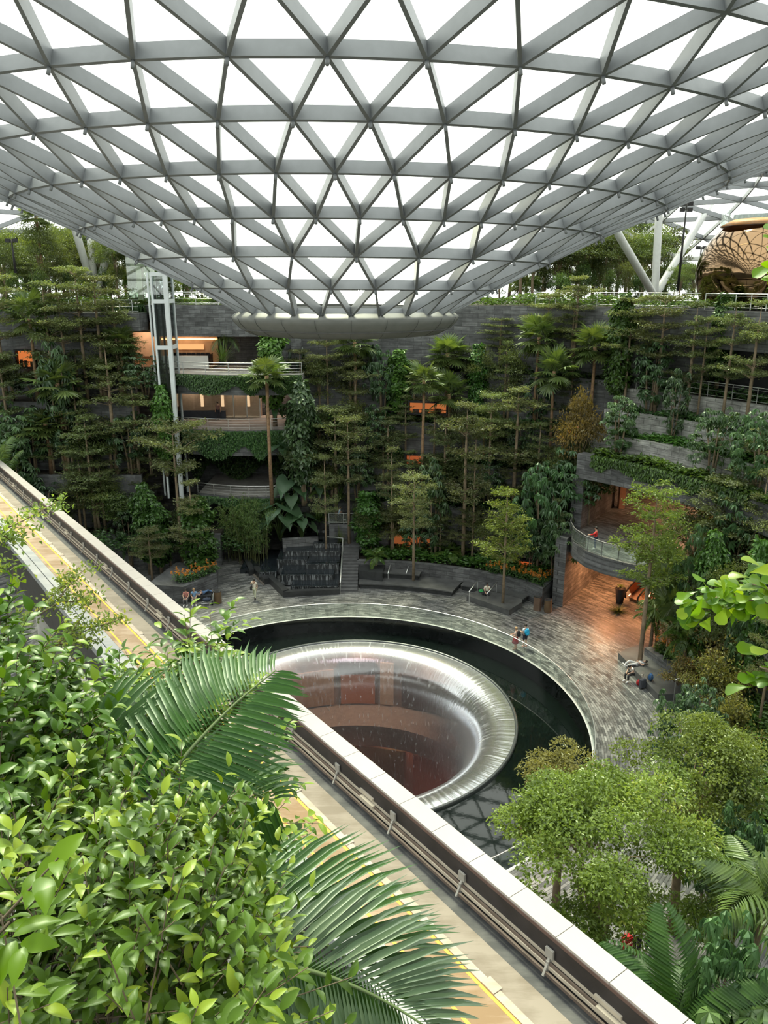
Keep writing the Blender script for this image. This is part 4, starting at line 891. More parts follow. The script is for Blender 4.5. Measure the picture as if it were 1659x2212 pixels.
def whorl_tree(h=6,rx=2.,rz=2.2,nw=150,leaf='dark',ll=.42,stems=3,z0=None,nl=8,lw=.15):
    P=[];D=[];Nn=[];T=[]; tb=MB(); cz=h-rz; z0=z0 or 0
    for s in range(stems):
        a=6.283*s/stems+.4; tb.tube([(.15*math.cos(a),.15*math.sin(a),-.3),(.35*math.cos(a),.35*math.sin(a),h*.4),(rx*.4*math.cos(a),rx*.4*math.sin(a),h*.75)],[.09,.07,.03],6)
    for w in range(nw):
        v=Vector((random.gauss(0,1),random.gauss(0,1),random.gauss(.25,.9))).normalized(); k=.55+.45*random.random()**.5
        lump=1+.18*math.sin(5*v.x+3*v.z+w%3)
        c=Vector((v.x*rx*k*lump,v.y*rx*k*lump,cz+v.z*rz*k*lump)); ax=(v*.6+Vector((random.gauss(0,.25),random.gauss(0,.25),.9))).normalized()
        e1=ax.cross(Vector((.3,1,.2))).normalized(); e2=ax.cross(e1); tt=.1+.6*random.random()
        for j in range(nl):
            an=6.283*(j+.3*random.random())/nl; d=e1*math.cos(an)+e2*math.sin(an)
            P.append(c);D.append(d-ax*.42-Vector((0,0,.15)));Nn.append(ax+d*.4);T.append(tt+.25*random.random())
    n=len(P)
    return [('stem',tb.mesh('stem',bark),None,None),('foliage',leafmesh('foliage',np.array(P),np.array(D),np.array(Nn),ll*(.8+.4*rnd(n)),lw*(.85+.3*rnd(n)),T,L_[leaf],fold=.05,droop=.25),None,None)],h
def blob_tree(h=7,rx=2.4,rz=2.4,n=5200,leaf='blob',lsz=.2,lumps=16,trunk=True,wild=.5,wr=.5,kind='kite',ls=1.):
    cz=h-rz; C=[];
    for k in range(lumps):
        v=norm(gau(3)+np.array([0,0,.35])); C.append((v*np.array([rx,rx,rz])*(.45+.4*random.random()+(.18*random.random() if ls<1 else 0)),(.36+.22*random.random())*min(rx,rz)*ls))
    per=n//lumps; P=[];T=[];O=[]
    for c,rr in C:
        v=norm(gau(per,3)); v[:,2]=np.abs(v[:,2])*.8+v[:,2]*.2; k=(.6+.45*rnd(per))[:,None]; P.append(c+v*rr*k*np.array([1.15,1.15,.8])+np.array([0,0,cz])); O.append(v); T.append(np.full(per,.1+.45*random.random())+.4*rnd(per))
    P=np.concatenate(P);O=np.concatenate(O);T=np.concatenate(T);m=len(P)
    D=O*.6+gau(m,3)*wild+np.array([0,0,-.25]); Nn=O*.5+np.array([0,0,1.])+gau(m,3)*.3
    parts=[]
    if trunk:
        tb=MB(); tb.tube([(0,0,-.3),(.1,.05,h*.3),(0,0,h*.62)],[.018*h+.04,.014*h+.03,.05],8)
        for c,rr in C[:9]: tb.tube([(0,0,h*.33),(c[0]*.45,c[1]*.45,cz+c[2]*.3-rz*.2),(c[0],c[1],c[2]+cz)],[.008*h+.02,.03,.012],5,caps=False)
        parts.append(('trunk',tb.mesh('trunk',bark),None,None))
    parts.append(('crown',leafmesh('crown',P,D,Nn,lsz*(.7+.6*rnd(m)),lsz*wr*(.8+.4*rnd(m)),T,L_[leaf],kind=kind),None,None)); return parts,h
def twig_shrub(h=2.4,r=1.3,n=2600,leaf='brown',lsz=.11):
    tb=MB();P=[];T=[]
    for k in range(26):
        a=random.random()*6.283; e=random.random()**.6; tip=Vector((r*e*math.cos(a),r*e*math.sin(a),h*(1-.45*e*e)*(.8+.3*random.random()))); mid=tip*.5+Vector((random.gauss(0,.1),random.gauss(0,.1),.15*h))
        tb.tube([(0,0,-.2),mid,tip],[.035,.02,.006],4,caps=False)
        for q in range(n//26//4):
            s=.35+.65*random.random(); c=mid.lerp(tip,max(2*s-1,0)) if s>.5 else mid*(2*s)
            for w in range(4): P.append((c.x+random.gauss(0,.16),c.y+random.gauss(0,.16),c.z+random.gauss(0,.14)));T.append(random.random())
    n=len(P); return [('stem',tb.mesh('stem',bark),None,None),('foliage',leafmesh('foliage',np.array(P),gau(n,3),np.c_[gau(n,2)*.5,np.ones(n)],lsz*(.7+.6*rnd(n)),lsz*.55,T,L_[leaf]),None,None)],h
def ear_mesh(s=1.):
    """heart shaped blade with its stalk, built along +x"""
    pr=[(-.22,.20),(-.30,.33),(-.12,.44),(.12,.45),(.38,.36),(.62,.22),(.82,.09)]
    V=[(0,0,0)];T=[];Fc=[]
    rib=[(0,0,0),(.2,0,.02),(.45,0,.0),(.68,0,-.07),(.98,0,-.22)]
    V=[(x*s,y*s,z*s) for x,y,z in rib]
    for sg in (1,-1):
        b=len(V); V+=[(x*s,sg*y*s,(.06+.10*y-.16*max(x,0)**2-.02*(i%2))*s) for i,(x,y) in enumerate(pr)]
        tri=[(0,b,b+1),(0,b+1,b+2),(0,b+2,1),(1,b+2,b+3),(1,b+3,2),(2,b+3,b+4),(2,b+4,3),(3,b+4,b+5),(3,b+5,b+6),(3,b+6,4)]
        for t in tri: Fc.append(t if sg>0 else (t[0],t[2],t[1]))
    return np_mesh('leaf_blade',V,Fc,[.2+.5*random.random()]*len(Fc),L_['ear'],True)
EARS=[ear_mesh(1.0),ear_mesh(.9),ear_mesh(1.1)]
def elephant(h=1.6,nl=9,s=1.):
    parts=[];tb=MB()
    for k in range(nl):
        a=k*2.39996; e=.35+.75*k/nl; top=Vector((e*math.cos(a)*s*.8,e*math.sin(a)*s*.8,h*(1-.55*(k/nl)**1.3)))
        tb.tube([(0,0,-.2),(top.x*.35,top.y*.35,top.z*.7),top],[.04*s,.03*s,.02*s],5)
        parts.append(('leaf',EARS[k%3],tuple(top),(0,R(18+30*k/nl),a),s*(.75+.4*random.random())))
    return [('stem',tb.mesh('stem',stemg),None,None)]+parts,h
def bamboo(h=6,nc=16,r=.9):
    tb=MB();P=[];D=[];T=[]
    for k in range(nc):
        a=random.random()*6.283;rr=r*math.sqrt(random.random()); b=Vector((rr*math.cos(a),rr*math.sin(a),0)); hh=h*(.65+.4*random.random()); o=Vector((math.cos(a),math.sin(a),0))*.12*hh
        pts=[b-Vector((0,0,.2)),b+Vector((0,0,hh*.5))+o*.15,b+Vector((0,0,hh*.85))+o*.6,b+Vector((0,0,hh*.95))+o*1.3]
        tb.tube(pts,[.035,.03,.018,.006],5,caps=False)
        for q in range(70):
            s=.25+.75*random.random(); i=min(int(s*3),2); c=pts[i].lerp(pts[i+1],s*3-i)+Vector((random.gauss(0,.22),random.gauss(0,.22),random.gauss(0,.12)))
            for w in range(3): P.append(tuple(c));D.append((random.gauss(0,.6),random.gauss(0,.6),-.7));T.append(random.random())
    n=len(P); return [('culms',tb.mesh('culms',simple('bamboo_culm',(.10,.11,.04),rough=.5)),None,None),('foliage',leafmesh('foliage',np.array(P),np.array(D),np.c_[gau(n,2),.6*np.ones(n)],.27*(.7+.6*rnd(n)),.045,T,L_['bamboo']),None,None)],h
def strap_plant(h=1.4,n=60,leaf='fern',w=.09):
    a=rnd(n)*6.283; e=.25+1.1*rnd(n); V=[];Fc=[];T=[]
    for k in range(n):
        u=np.array([math.cos(a[k]),math.sin(a[k]),0]); s=np.array([-u[1],u[0],0])*w/2; L=h*(.8+.4*random.random()); b=len(V)
        for q,t in enumerate((0,.4,.75,1)):
            p=u*L*t*math.sin(e[k])*(1+.1*t)+np.array([0,0,L*(t*math.cos(e[k])-.35*t*t*math.sin(e[k]))]); wd=(1,.95,.6,.05)[q]; V+=[p+s*wd,p-s*wd]
        for q in range(3): Fc.append((b+2*q,b+2*q+1,b+2*q+3,b+2*q+2)); T.append(.2+.6*random.random())
    return [('foliage',np_mesh('foliage',V,Fc,T,L_[leaf]),None,None)],h
def flower_plant(h=.9):
    P=[];D=[];T=[];tb=MB(); 
    for k in range(5):
        c=Vector((random.gauss(0,.18),random.gauss(0,.18),h*(.75+.3*random.random()))); tb.tube([(0,0,0),c],.012,4)
        for q in range(14): P.append((c.x+random.gauss(0,.035),c.y+random.gauss(0,.035),c.z-.26*random.random()));D.append((random.gauss(0,.8),random.gauss(0,.8),.6));T.append(random.random())
    n=len(P); fl=leafmesh('flower_spike',np.array(P),np.array(D),gau(n,3),.11,.06,T,L_['flower'])
    m=90; a=rnd(m)*6.283; P2=np.c_[.16*gau(m,2),rnd(m)*.45]; g=leafmesh('foliage',P2,np.c_[np.cos(a),np.sin(a),.4*rnd(m)],np.c_[gau(m,2)*.3,np.ones(m)],.26,.08,rnd(m),L_['ivy'])
    return [('foliage',g,None,None),('stem',tb.mesh('stem',stemg),None,None),('flower_spike',fl,None,None)],h
# ================================================================ planting
def level_point(px,lev):
    """plan position and height of a planting bed seen in direction px; lev = (zone, index)"""
    z,i=lev
    if z=='L':
        Y,zz=((64.8,3.0),(66.3,8.0),(68.2,14.2),(74,22.3),(78,22.3))[i]; d=ray(px,(1180,1010,860,640,640)[i]); return Vector((d[0]/d[1]*Y,Y,zz))
    tab={'C':((24.6,1.35),(27.6,5.5),(29.6,8.8),(31.3,12.),(32.95,16.2),(35.5,22.3),(39,22.3)),'R':((27.2,11.4),(29.0,12.8),(30.7,14.3),(32.7,16.2),(34.8,22.3),(38,22.3)),'N':((23.,.8),(26.1,3.4),(29.2,7.2),(32.,11.4))}[z][i]
    r,zz=tab; d=ray(px,{'C':(1200,1060,960,860,760,650,640),'R':(1000,950,910,860,650,640),'N':(1500,1350,1200,1050)}[z][i]); d=Vector((d[0],d[1],0)).normalized()
    cx,cy=PC.x,PC.y; b_=d.x*cx+d.y*cy; t=b_+math.sqrt(b_*b_-(cx*cx+cy*cy-r*r)); return Vector((d.x*t,d.y*t,zz))
def make_thing(parts,name,base,scale,rz,label,cat,group=None,sxy=None):
    e=empty(name,tuple(base),rz,label,cat,group); e.scale=(sxy or scale,sxy or scale,scale)
    for p in parts:
        o=link(p[0],p[1],e,p[2] or (0,0,0),p[3] or (0,0,0)); 
        if len(p)>4: o.scale=(p[4],)*3
    return e
SHORT={}
def plant(proto,name,px,ytop,lev,label,cat,w=None,natw=None,group=None,rz=None,base=None,smax=9):
    parts,h=proto
    if lev=='auto':
        best=None
        for i in range(6):
            q=level_point(px,('C',i)); e_=abs(aty(px,ytop,q.y).z-q.z-h*1.1)
            if best is None or e_<best[0]: best=(e_,q)
        base=best[1]
    if base is None: base=level_point(px,lev)
    top=aty(px,ytop,base.y).z; H=max(top-base.z,.3); s=min(H/h,smax); sxy=s
    if w and natw: sxy=w*(base.y*CP)/F/natw; sxy=min(max(sxy,s*.45),s*2.2)
    return make_thing(parts,name,base,s,random.random()*6.28 if rz is None else rz,label,cat,group,sxy)
# ================================================================ forest on the terraces
TT=[tier_tree(9,2.2,6,8,z0=.42,dens=1.1,top=.45),tier_tree(9,2.3,5,9,z0=.52,dens=1.2,top=.6),tier_tree(9,2.2,7,7,z0=.35,dens=1.0,top=.35),tier_tree(9,2.4,4,10,z0=.58,dens=1.3,top=.75),tier_tree(9,2.2,6,8,z0=.45,dens=1.,top=.4)]
TU_=tier_tree(7,2.6,3,9,z0=.72,dens=1.3,top=.8)             # umbrella
TL=[tier_tree(8,2.4,6,8,z0=.42,leaf='tierlight',dens=1.3,top=.45,lsz=.19),tier_tree(9,2.4,6,8,z0=.5,leaf='tierlight',dens=1.2,top=.5,lsz=.19)]
FP=[fan_palm(6),fan_palm(6.5,24),fan_palm(5,20)]
FPT=fan_palm(12,22,tr=.13)
CLB=[climber(6,.6),climber(6,.6,leaf='climb',pale=.15),climber(6,.7,2200,leaf='dark',lsz=.3)]
SCH=[whorl_tree(5,2,2.2),whorl_tree(5.5,1.8,2.4,130),whorl_tree(6,1.3,2.6,120)]
BL=[blob_tree(8,2.6,3.1),blob_tree(8,2.3,3.5,lumps=20),blob_tree(9,3.0,3.0,lumps=18),blob_tree(4,2.4,2.1,3800,lsz=.22),blob_tree(4,2.2,2.2,3600,lsz=.24,leaf='fern')]
BRN=blob_tree(4.5,1.8,1.8,4200,leaf='brown',lsz=.16)
FN=[feather_palm(1.0,13,FERN,tr=.12,lo=-25),feather_palm(1.5,12,FERN,tr=.12,lo=-35)]
ARE=[feather_palm(2.2,12,FEATH,lo=0),feather_palm(1.5,10,FEATH,lo=5)]
EL=[elephant(1.6,9),elephant(1.9,11,1.15)]; BAM=bamboo(6,18,1.0); STR=[strap_plant(1.6,70),strap_plant(1.3,60,'fan')]
def tt(i,px,yt,lev,w,label,**k): plant(TT[i%5],'tiered_tree',px,yt,lev,label,'tree',w,4.4,k.pop('group',None),**k)
def fp(i,px,yt,lev,label,w=None,**k): plant(FP[i%3],'fan_palm',px,yt,lev,label,'palm',w,3.3,**k)
def cl(i,px,yt,lev,w,label,**k): plant(CLB[i],'climber_column',px,yt,lev,label,'climber',w,1.5,**k)
def sch(i,px,yt,lev,w,label,**k): plant(SCH[i],'umbrella_tree',px,yt,lev,label,'tree',w,(4.0,3.6,2.6)[i],**k)
flo=lambda x,y:atz(x,y,0)
# fan palms
fp(0,767,712,('C',3),'fan palm right under the middle of the roof funnel lip',92)
plant(FPT,'fan_palm',587,790,('C',1),'tall slender fan palm beside the ends of the ivy balconies','palm',98,3.3)
fp(1,965,742,('C',3),'largest fan palm of the trio above the orange lit window',104)
plant(FPT,'fan_palm',912,800,('C',1),'long trunked fan palm left in the trio above the orange lit window','palm',86,3.3)
fp(2,968,824,('C',2),'lowest fan palm of the trio, just right of the orange window',88)
fp(0,1046,885,('C',2),'small fan palm among layered trees right of the orange window',62)
fp(1,1157,700,('C',3),'upper left of three fan palms on the dark wall right of centre',98)
fp(0,1187,768,('C',2),'lower middle of three fan palms on the dark wall right of centre',96)
fp(1,1277,720,('C',3),'rightmost of three fan palms on the dark wall right of centre',108)
fp(2,85,655,('L',2),'fan palm half hidden in trees below the left lamp pole',100)
fp(1,270,718,('L',2),'fan palm just left of the lift tower',80)
fp(0,145,798,('L',1),'bushy fan palm left of the tall layered tree by the lift',118)
fp(1,110,900,('L',1),'widest fan palm above the far end of the white parapet',130)
plant(FPT,'fan_palm',98,452,('L',3),'tall thin palm reaching the roof at far left','palm',90,4.0)
# layered trees, left
tt(0,75,568,('L',3),190,'broad layered tree below the lamp pole at far left')
tt(1,228,602,('L',2),150,'layered tree in front of the park railing left of the lift')
tt(2,252,742,('L',1),165,'big dark layered tree in front of the lift tower foot')
tt(3,150,640,('L',2),120,'layered tree between the two left park trees')
tt(4,300,815,('L',1),130,'dark layered tree left of the middle balcony')
plant(TU_,'umbrella_crowned_tree',392,925,None,'flat umbrella shaped tree with forked trunk below the middle balcony','tree',200,5.4,base=atz(395,1225,0))
tt(0,212,898,('L',0),140,'layered tree above the blue green feather palm by the parapet')
tt(1,232,1002,('L',0),120,'low layered tree close behind the white parapet')
tt(2,308,955,None,110,'slim layered tree beside the ivy covered column on the left',base=atz(312,1200,0))
tt(4,402,1040,None,115,'layered tree with twin trunks left of the bamboo',base=atz(425,1260,0))
tt(3,325,1145,None,90,'small pale layered tree next to the white parapet',base=atz(330,1262,0))
tt(2,178,820,('L',1),110,'dark layered tree behind the bushy fan palm')
tt(1,30,770,('L',1),120,'layered tree under the orange lit opening at far left')
tt(3,190,985,('L',0),90,'thin layered tree behind the blue green feather palm')
for k,(x,y,w,lb) in enumerate(((15,600,150,'layered tree at the very left edge under the roof'),(120,610,150,'layered tree half covering the left park edge'),(190,585,130,'tall layered tree below the left branching column'),(262,630,120,'layered tree beside the stone block with the short railing'))): tt(k+1,x,y,('L',2),w,lb)
# layered trees, centre
tt(0,768,783,('C',2),120,'conical layered tree below the central fan palm')
tt(3,712,885,None,140,'twin tree with pale trunks standing on the stair landing, left one',base=Vector((-4.3,66.2,3.6)))
tt(1,745,905,None,120,'slender pale trunked tree standing right of the seated person in blue',base=Vector((-3.1,64.4,2.0)))
tt(4,838,912,('C',1),110,'layered tree with open branches left of the small orange window')
tt(2,846,968,('C',0),100,'grey green layered tree right of the stair landing')
tt(1,892,1030,None,120,'layered tree with bare lower trunk growing by the curved bench',base=atz(893,1246,.9))
tt(0,1000,872,('C',0),160,'large layered tree in the middle of the slope right of centre')
tt(3,708,718,('C',3),95,'dusky layered tree high on the wall left of the central fan palm')
tt(2,1090,738,('C',3),90,'fresh green layered tree left of the three fan palms')
tt(1,1055,855,('C',1),110,'layered tree behind the small fan palm right of centre')
tt(4,832,880,('C',2),90,'dim layered tree between the cone tree and the orange window')
tt(0,1110,838,('C',1),150,'broad layered tree under the three fan palms')
tt(2,1160,915,('C',1),110,'layered tree between the umbrella trees and the fan palms')
tt(4,960,905,('C',1),120,'layered tree rising behind the large central one')
tt(3,650,760,('C',3),90,'dark layered tree above the ends of the ivy balconies')
tt(1,1080,690,('C',4),100,'layered tree on the top ledge just right of the funnel lip')
tt(2,1020,940,('C',0),90,'layered tree left of the fern grove on the lower slope')
tt(0,940,1020,('C',0),95,'slim layered tree behind the tree fern')
tt(4,705,985,('C',0),80,'thin layered tree beside the upper cascade')
tt(1,672,985,('C',1),70,'little layered tree at the top of the cascade ledges')
plant(TL[0],'spreading_tree',1095,1062,None,'bright green spreading tree growing through the angular platform','tree',145,4.8,base=atz(1086,1302,.46))
# layered trees, right
tt(0,1240,598,('C',4),130,'layered tree behind the railing right of the funnel')
tt(1,1412,645,('R',2),150,'wide layered tree at the foot of the branching steel column')
tt(3,1345,650,('R',2),110,'layered tree left of the foot of the branching steel column')
tt(2,1480,655,('R',2),130,'flat layered tree below the dark spotlight pole')
tt(4,1612,650,('R',2),140,'layered tree with a clean trunk in front of the bronze pavilion')
tt(0,1560,655,('R',2),120,'layered tree below the left edge of the bronze pavilion')
tt(1,1505,690,('R',2),90,'leaning layered tree before the dark recess')
tt(2,1235,655,('C',4),110,'layered tree on the ledge above the three fan palms')
tt(3,1180,640,('C',4),110,'layered tree at the left end of the ledge railing')
tt(0,1618,930,('N',2),230,'wide sunlit layered tree at the right edge below the stone terraces')
tt(1,1545,1040,('N',1),190,'sunlit layered tree covering the escalator on the right')
tt(4,1600,1090,('N',1),150,'layered tree at the right edge beside the lime climber')
plant(TL[1],'spreading_tree',1418,1062,None,'tall pale trunked tree in front of the deck growing from the bench platform','tree',200,4.8,base=atz(1382,1430,.46))
# climbers
for a in ((1,1327,632,('R',2),56,'bright ivy covered trunk on the right terraces'),(0,1545,632,('R',3),58,'ivy covered trunk in front of the dark recess at right'),(0,862,755,('C',3),56,'dark leafy column right of the central fan palm'),(2,655,822,('C',1),62,'dark leafy column by the ends of the ivy balconies'),(1,592,700,('C',3),64,'pale green leafy column under the left end of the funnel lip'),(0,1030,742,('C',3),44,'leafy column right of the fan palm trio'),(1,360,830,('L',1),44,'leafy column touching the left end of the middle balcony'),(0,795,1062,('C',0),66,'dense leafy column right of the seated person in blue'),(0,738,880,('C',2),50,'leafy column hidden behind the twin pale trunks')): cl(*a)
cl(1,440,1075,None,74,'bright leafy column on a bare trunk left of the bamboo',base=atz(436,1255,0))
cl(0,322,1045,None,56,'dark leafy column left of the umbrella shaped tree',base=atz(325,1240,0))
cl(0,345,1085,None,54,'leafy column between the umbrella tree and the parapet',base=atz(350,1245,0))
cl(1,1600,1165,('N',0),60,'lime green leafy column at the right edge',rz=1)
cl(0,1502,1148,('N',0),62,'leafy column right of the tall pale trunked tree')
# umbrella trees
for a in ((0,1165,1000,('C',0),130,'dark drooping umbrella tree left of the entrance wall'),(1,1250,955,('C',1),150,'large dark umbrella tree above the entrance wall'),(1,1200,1090,('C',0),120,'umbrella tree at the corner of the entrance planter'),(2,1332,850,('R',0),80,'narrow umbrella tree at the end of the stone terraces'),(2,1400,722,('R',2),84,'tall dusky umbrella tree on the right terraces'),(0,1540,880,('R',0),130,'broad umbrella tree on the second stone terrace'),(0,1640,885,('R',0),140,'umbrella tree at the right edge of the stone terraces'),(1,50,868,('L',1),140,'dark umbrella tree at far left above the parapet end'),(2,145,728,('L',1),84,'dark narrow tree left of the fan palms'),(2,935,985,('C',0),82,'dark bushy umbrella tree by the small orange window'),(1,60,960,('L',0),90,'low umbrella tree touching the far end of the parapet'),(2,1450,790,('R',1),60,'small umbrella tree beside the white post'),(1,1470,1130,('N',0),110,'umbrella tree behind the leafy column on the right')): sch(*a)
# elephant ears, ferns, bamboo and others
def sm(proto,name,px,yt,base,label,cat,w=None,nw=None): plant(proto,name,px,yt,'auto' if base is None else None,label,cat,w,nw,base=base,smax=1.5 if proto in EL+FN+STR else 9)
for (x,y,z),k,sc_,lb in (((-9.4,65.6,2.2),1,1.65,'giant elephant ear plant at the left top of the stepped fountain'),((-7.4,65.2,2.3),0,1.35,'elephant ear with the lowest spread leaves right at the fountain'),((-8.4,67.2,4.4),1,1.6,'tall elephant ear plant behind the other two at the fountain'),((-10.4,66.8,2.6),0,1.4,'elephant ear between the bamboo and the fountain')):
    make_thing(EL[k][0],'elephant_ear',(x,y,z),sc_,random.random()*6,lb,'plant')
sm(EL[0],'elephant_ear',642,728,None,'elephant ear high on the wall under the funnel lip','plant',60,3.0)
sm(EL[1],'elephant_ear',605,955,None,'elephant ear next to the lower end of the ivy balcony','plant',80,3.0)
sm(EL[0],'elephant_ear',800,735,None,'elephant ear right below the funnel lip behind the fan palm','plant',60,3.0)
sm(EL[0],'elephant_ear',592,868,None,'elephant ear beside the slender fan palm trunk','plant',60,3.0)
sm(EL[0],'elephant_ear',690,1040,None,'elephant ear beside the upper cascade','plant',60,3.0)
for i,(x,y,l) in enumerate(((505,1208,'left clump of bamboo beside the dark doorway'),(535,1216,'middle clump of bamboo on the gravel bed'),(562,1222,'right clump of bamboo next to the elephant ears'))): sm(BAM,'bamboo_clump',x,1068+6*i,atz(x,y,0),l,'bamboo',64,2.6)
sm(FN[1],'tree_fern',975,1172,None,'tree fern drooping over the curved bench planter','fern',130,3.6)
sm(FN[0],'tree_fern',820,1178,atz(812,1222,1.2),'yellow green fern in the planter block by the stairs','fern',72,3.6)
sm(FN[1],'tree_fern',1140,1030,None,'tree fern above the bright spreading tree','fern',80,3.6)
sm(FN[1],'tree_fern',1215,1045,None,'shaded tree fern under the large umbrella tree','fern',80,3.6)
sm(FN[0],'tree_fern',690,1040,None,'arching fern beside the upper cascade','fern',70,3.6)
sm(STR[0],'strap_leaf_plant',676,1088,Vector((-6.0,66.6,3.4)),'strap leaved rosette left of the stair landing','plant',70,2.4)
sm(STR[0],'strap_leaf_plant',735,1040,None,'strap leaved rosette above the stair landing','plant',70,2.4)
sm(STR[1],'strap_leaf_plant',722,1128,Vector((-3.9,64.2,2.0)),'small strap leaved plant in front of the landing wall','plant',30,2.4)
sm(BRN,'bronze_leaved_tree',1245,840,level_point(1245,('C',1)),'bronze tinted round tree below the right fan palms','tree',110,3.8)
sm(ARE[0],'feather_palm',128,985,Vector((atz(128,1085,3).x*.97,61.5,3.5)),'blue green feather palm leaning over the far parapet','palm',150,5.0)
sm(ARE[1],'feather_palm',485,690,Vector((-14.6,71.9,Z4)),'feather leaved plants spilling beside the restaurant','palm',70,4.6)
sm(STR[0],'strap_leaf_plant',505,690,Vector((-14.6,70.2,17.4)),'hanging strap plant right of the orange restaurant','plant',60,2.4)
# dense belt of trees on the park level (nothing tells most of them apart)
def belt(pxs,Y,lo,hi,label,group,kinds=(0,1,2),zb=22.3):
    for k,px in enumerate(pxs):
        y=Y+random.uniform(-3,4); d=ray(px,620); b=Vector((d[0]/d[1]*y,y,zb)); i=kinds[k%len(kinds)]
        make_thing(BL[i][0],'forest_tree',b,(random.uniform(lo,hi))/BL[i][1],random.random()*6.28,label,'tree',group,sxy=random.uniform(.8,1.15)*lo/7)
belt(range(-70,340,27),76,5.5,8.5,'leafy tree in the dense belt at the left under the roof','left park trees')
belt(range(-60,560,33),84,6.5,8.5,'backlit tree in the second row at the left under the roof','left far park trees')
belt(range(395,560,30),77,3.,4.,'low tree behind the parapet left of the funnel lip','park trees behind the parapet')
belt(range(1125,1440,26),80,6.5,8.5,'leafy tree in the dense belt right of the funnel','right park trees')
belt(range(1100,1410,36),90,8.,10.,'backlit tree in the second row right of the funnel','right far park trees')
belt(range(560,1100,40),86,4.5,6,'tree hidden behind the funnel lip on the park level','park trees behind the funnel')
belt(range(-60,560,31),73.5,2.6,4.,'bushy low tree along the left park edge','left park edge bushes',kinds=(3,4))
belt(range(1120,1520,29),76.5,2.8,4.4,'bushy low tree along the right park edge','right park edge bushes',kinds=(3,4))
belt(range(-80,620,45),90,3.5,5.5,'bushy tree closing the gaps behind the left park trees','left back bushes',kinds=(3,4))
belt(range(1080,1700,42),98,4.,6.,'bushy tree closing the gaps behind the right park trees','right back bushes',kinds=(3,4))
belt((1500,1530,1470),70,3.,4.5,'low tree between the spotlight poles on the right','low park trees')
# fill the slopes behind with shared-label understorey
def under(lst,label,group):
    for k,(x,yt,lev,w) in enumerate(lst):
        p=(BL[0],BL[1],SCH[1],TT[2],TT[4])[k%5]; plant(p,'understorey_tree',x,yt,lev,label,'tree',w,(5.2,4.6,3.6,4.4,4.4)[k%5],group)
under([(x,random.randint(845,900),('C',2),80) for x in range(690,1300,62)],'shaded understorey tree on the upper slope','understorey on the upper slope')
under([(x,random.randint(930,1000),('C',1),90) for x in range(660,1300,56)],'shaded understorey tree on the middle slope','understorey on the middle slope')
under([(x,random.randint(1070,1120),('C',0),84) for x in range(800,1220,50)],'shaded understorey tree behind the bottom planters','understorey behind the bottom planters')
under([(x,random.randint(740,800),('C',3),80) for x in range(690,1290,68)],'shaded understorey tree under the park ledge','understorey under the park ledge')
under([(x,random.randint(860,960),('L',1),110) for x in range(-10,330,42)],'shaded understorey tree on the left slope','understorey on the left slope')
under([(x,random.randint(730,800),('L',2),110) for x in range(-20,330,48)],'dim understorey tree on the upper left slope','understorey on the upper left slope')
under([(x,random.randint(1000,1060),('L',0),110) for x in range(20,330,40)],'dim understorey tree on the lower left slope','understorey on the lower left slope')
under([(x,random.randint(1080,1120),None,90) for x in ()],'','')
for k,(x,y,yt) in enumerate(((250,1200,1075),(285,1225,1090),(370,1235,1110),(400,1215,1100),(300,1180,1060),(350,1200,1075))):
    plant((BL[0],SCH[1],TT[2])[k%3],'understorey_tree',x,yt,None,'shaded understorey tree on the plaza edge beyond the parapet','tree',80,4.4,'understorey beyond the parapet',base=atz(x,y,0))
under([(x,random.randint(1010,1090),('N',1),150) for x in range(1480,1680,44)],'sunlit understorey tree on the right bank','understorey on the right bank')
under([(x,random.randint(960,1040),('N',2),170) for x in range(1560,1700,50)],'understorey tree high on the right bank','understorey high on the right bank')
under([(x,random.randint(1190,1260),('N',0),120) for x in range(1500,1700,50)],'understorey tree low on the right bank','understorey low on the right bank')
# ---- ground covers, ivy and hedges (nobody could count them)
def cover(name,path,width,n,label,leaf='ivy',lsz=.2,hgt=.35,hang=0):
    """leaves along a path: a bed of low leaves, or hanging over an edge"""
    path=np.array([tuple(p) for p in path]); seg=np.linalg.norm(np.diff(path,axis=0),axis=1); cs=np.r_[0,np.cumsum(seg)]; s=rnd(n)*cs[-1]; i=np.clip(np.searchsorted(cs,s)-1,0,len(seg)-1); f=((s-cs[i])/seg[i])[:,None]
    p=path[i]*(1-f)+path[i+1]*f; t=norm(path[i+1]-path[i]); side=np.c_[t[:,1],-t[:,0],0*s]
    clump=.55+.45*np.sin(s*1.7+1.3*np.sin(s*.7))
    if hang:
        dz=rnd(n)**1.15*hang*(.45+.55*clump); P=p+side*(.10+.22*rnd(n)[:,None])*np.sign(width)+np.c_[0*s,0*s,.12-dz]; D=side*.4*np.sign(width)+np.c_[gau(n,2)*.4,-.8*np.ones(n)]; Nn=side*np.sign(width)+np.c_[gau(n,2)*.2,.4*np.ones(n)]
    else:
        P=p+side*((rnd(n)-.5)*width)[:,None]+np.c_[0*s,0*s,rnd(n)*hgt*(.5+clump*.6)]; D=np.c_[gau(n,2),.35*rnd(n)]; Nn=np.c_[gau(n,2)*.4,np.ones(n)]
    o=link(name,leafmesh(name,P,D,Nn,lsz*(.7+.6*rnd(n)),lsz*.6,rnd(n)*.8+.1*clump,L_[leaf])); return tag(o,label,'plants',None,'stuff')
bp=lambda pts,z:[(x,y-.12,z) for x,y in pts]
cover('ivy',bp(bp4,Z4-.05),1,5200,'ivy hanging over the edge of the topmost balcony',hang=1.7)
cover('ivy',bp(bp3,Z3-.05),1,6500,'ivy hanging over the edge of the middle balcony',hang=2.6)
cover('ivy',[(-19,73.5,9.0),(-8.5,73.5,9.0)],1,6000,'curtain of ivy under the middle balcony',hang=3.4)
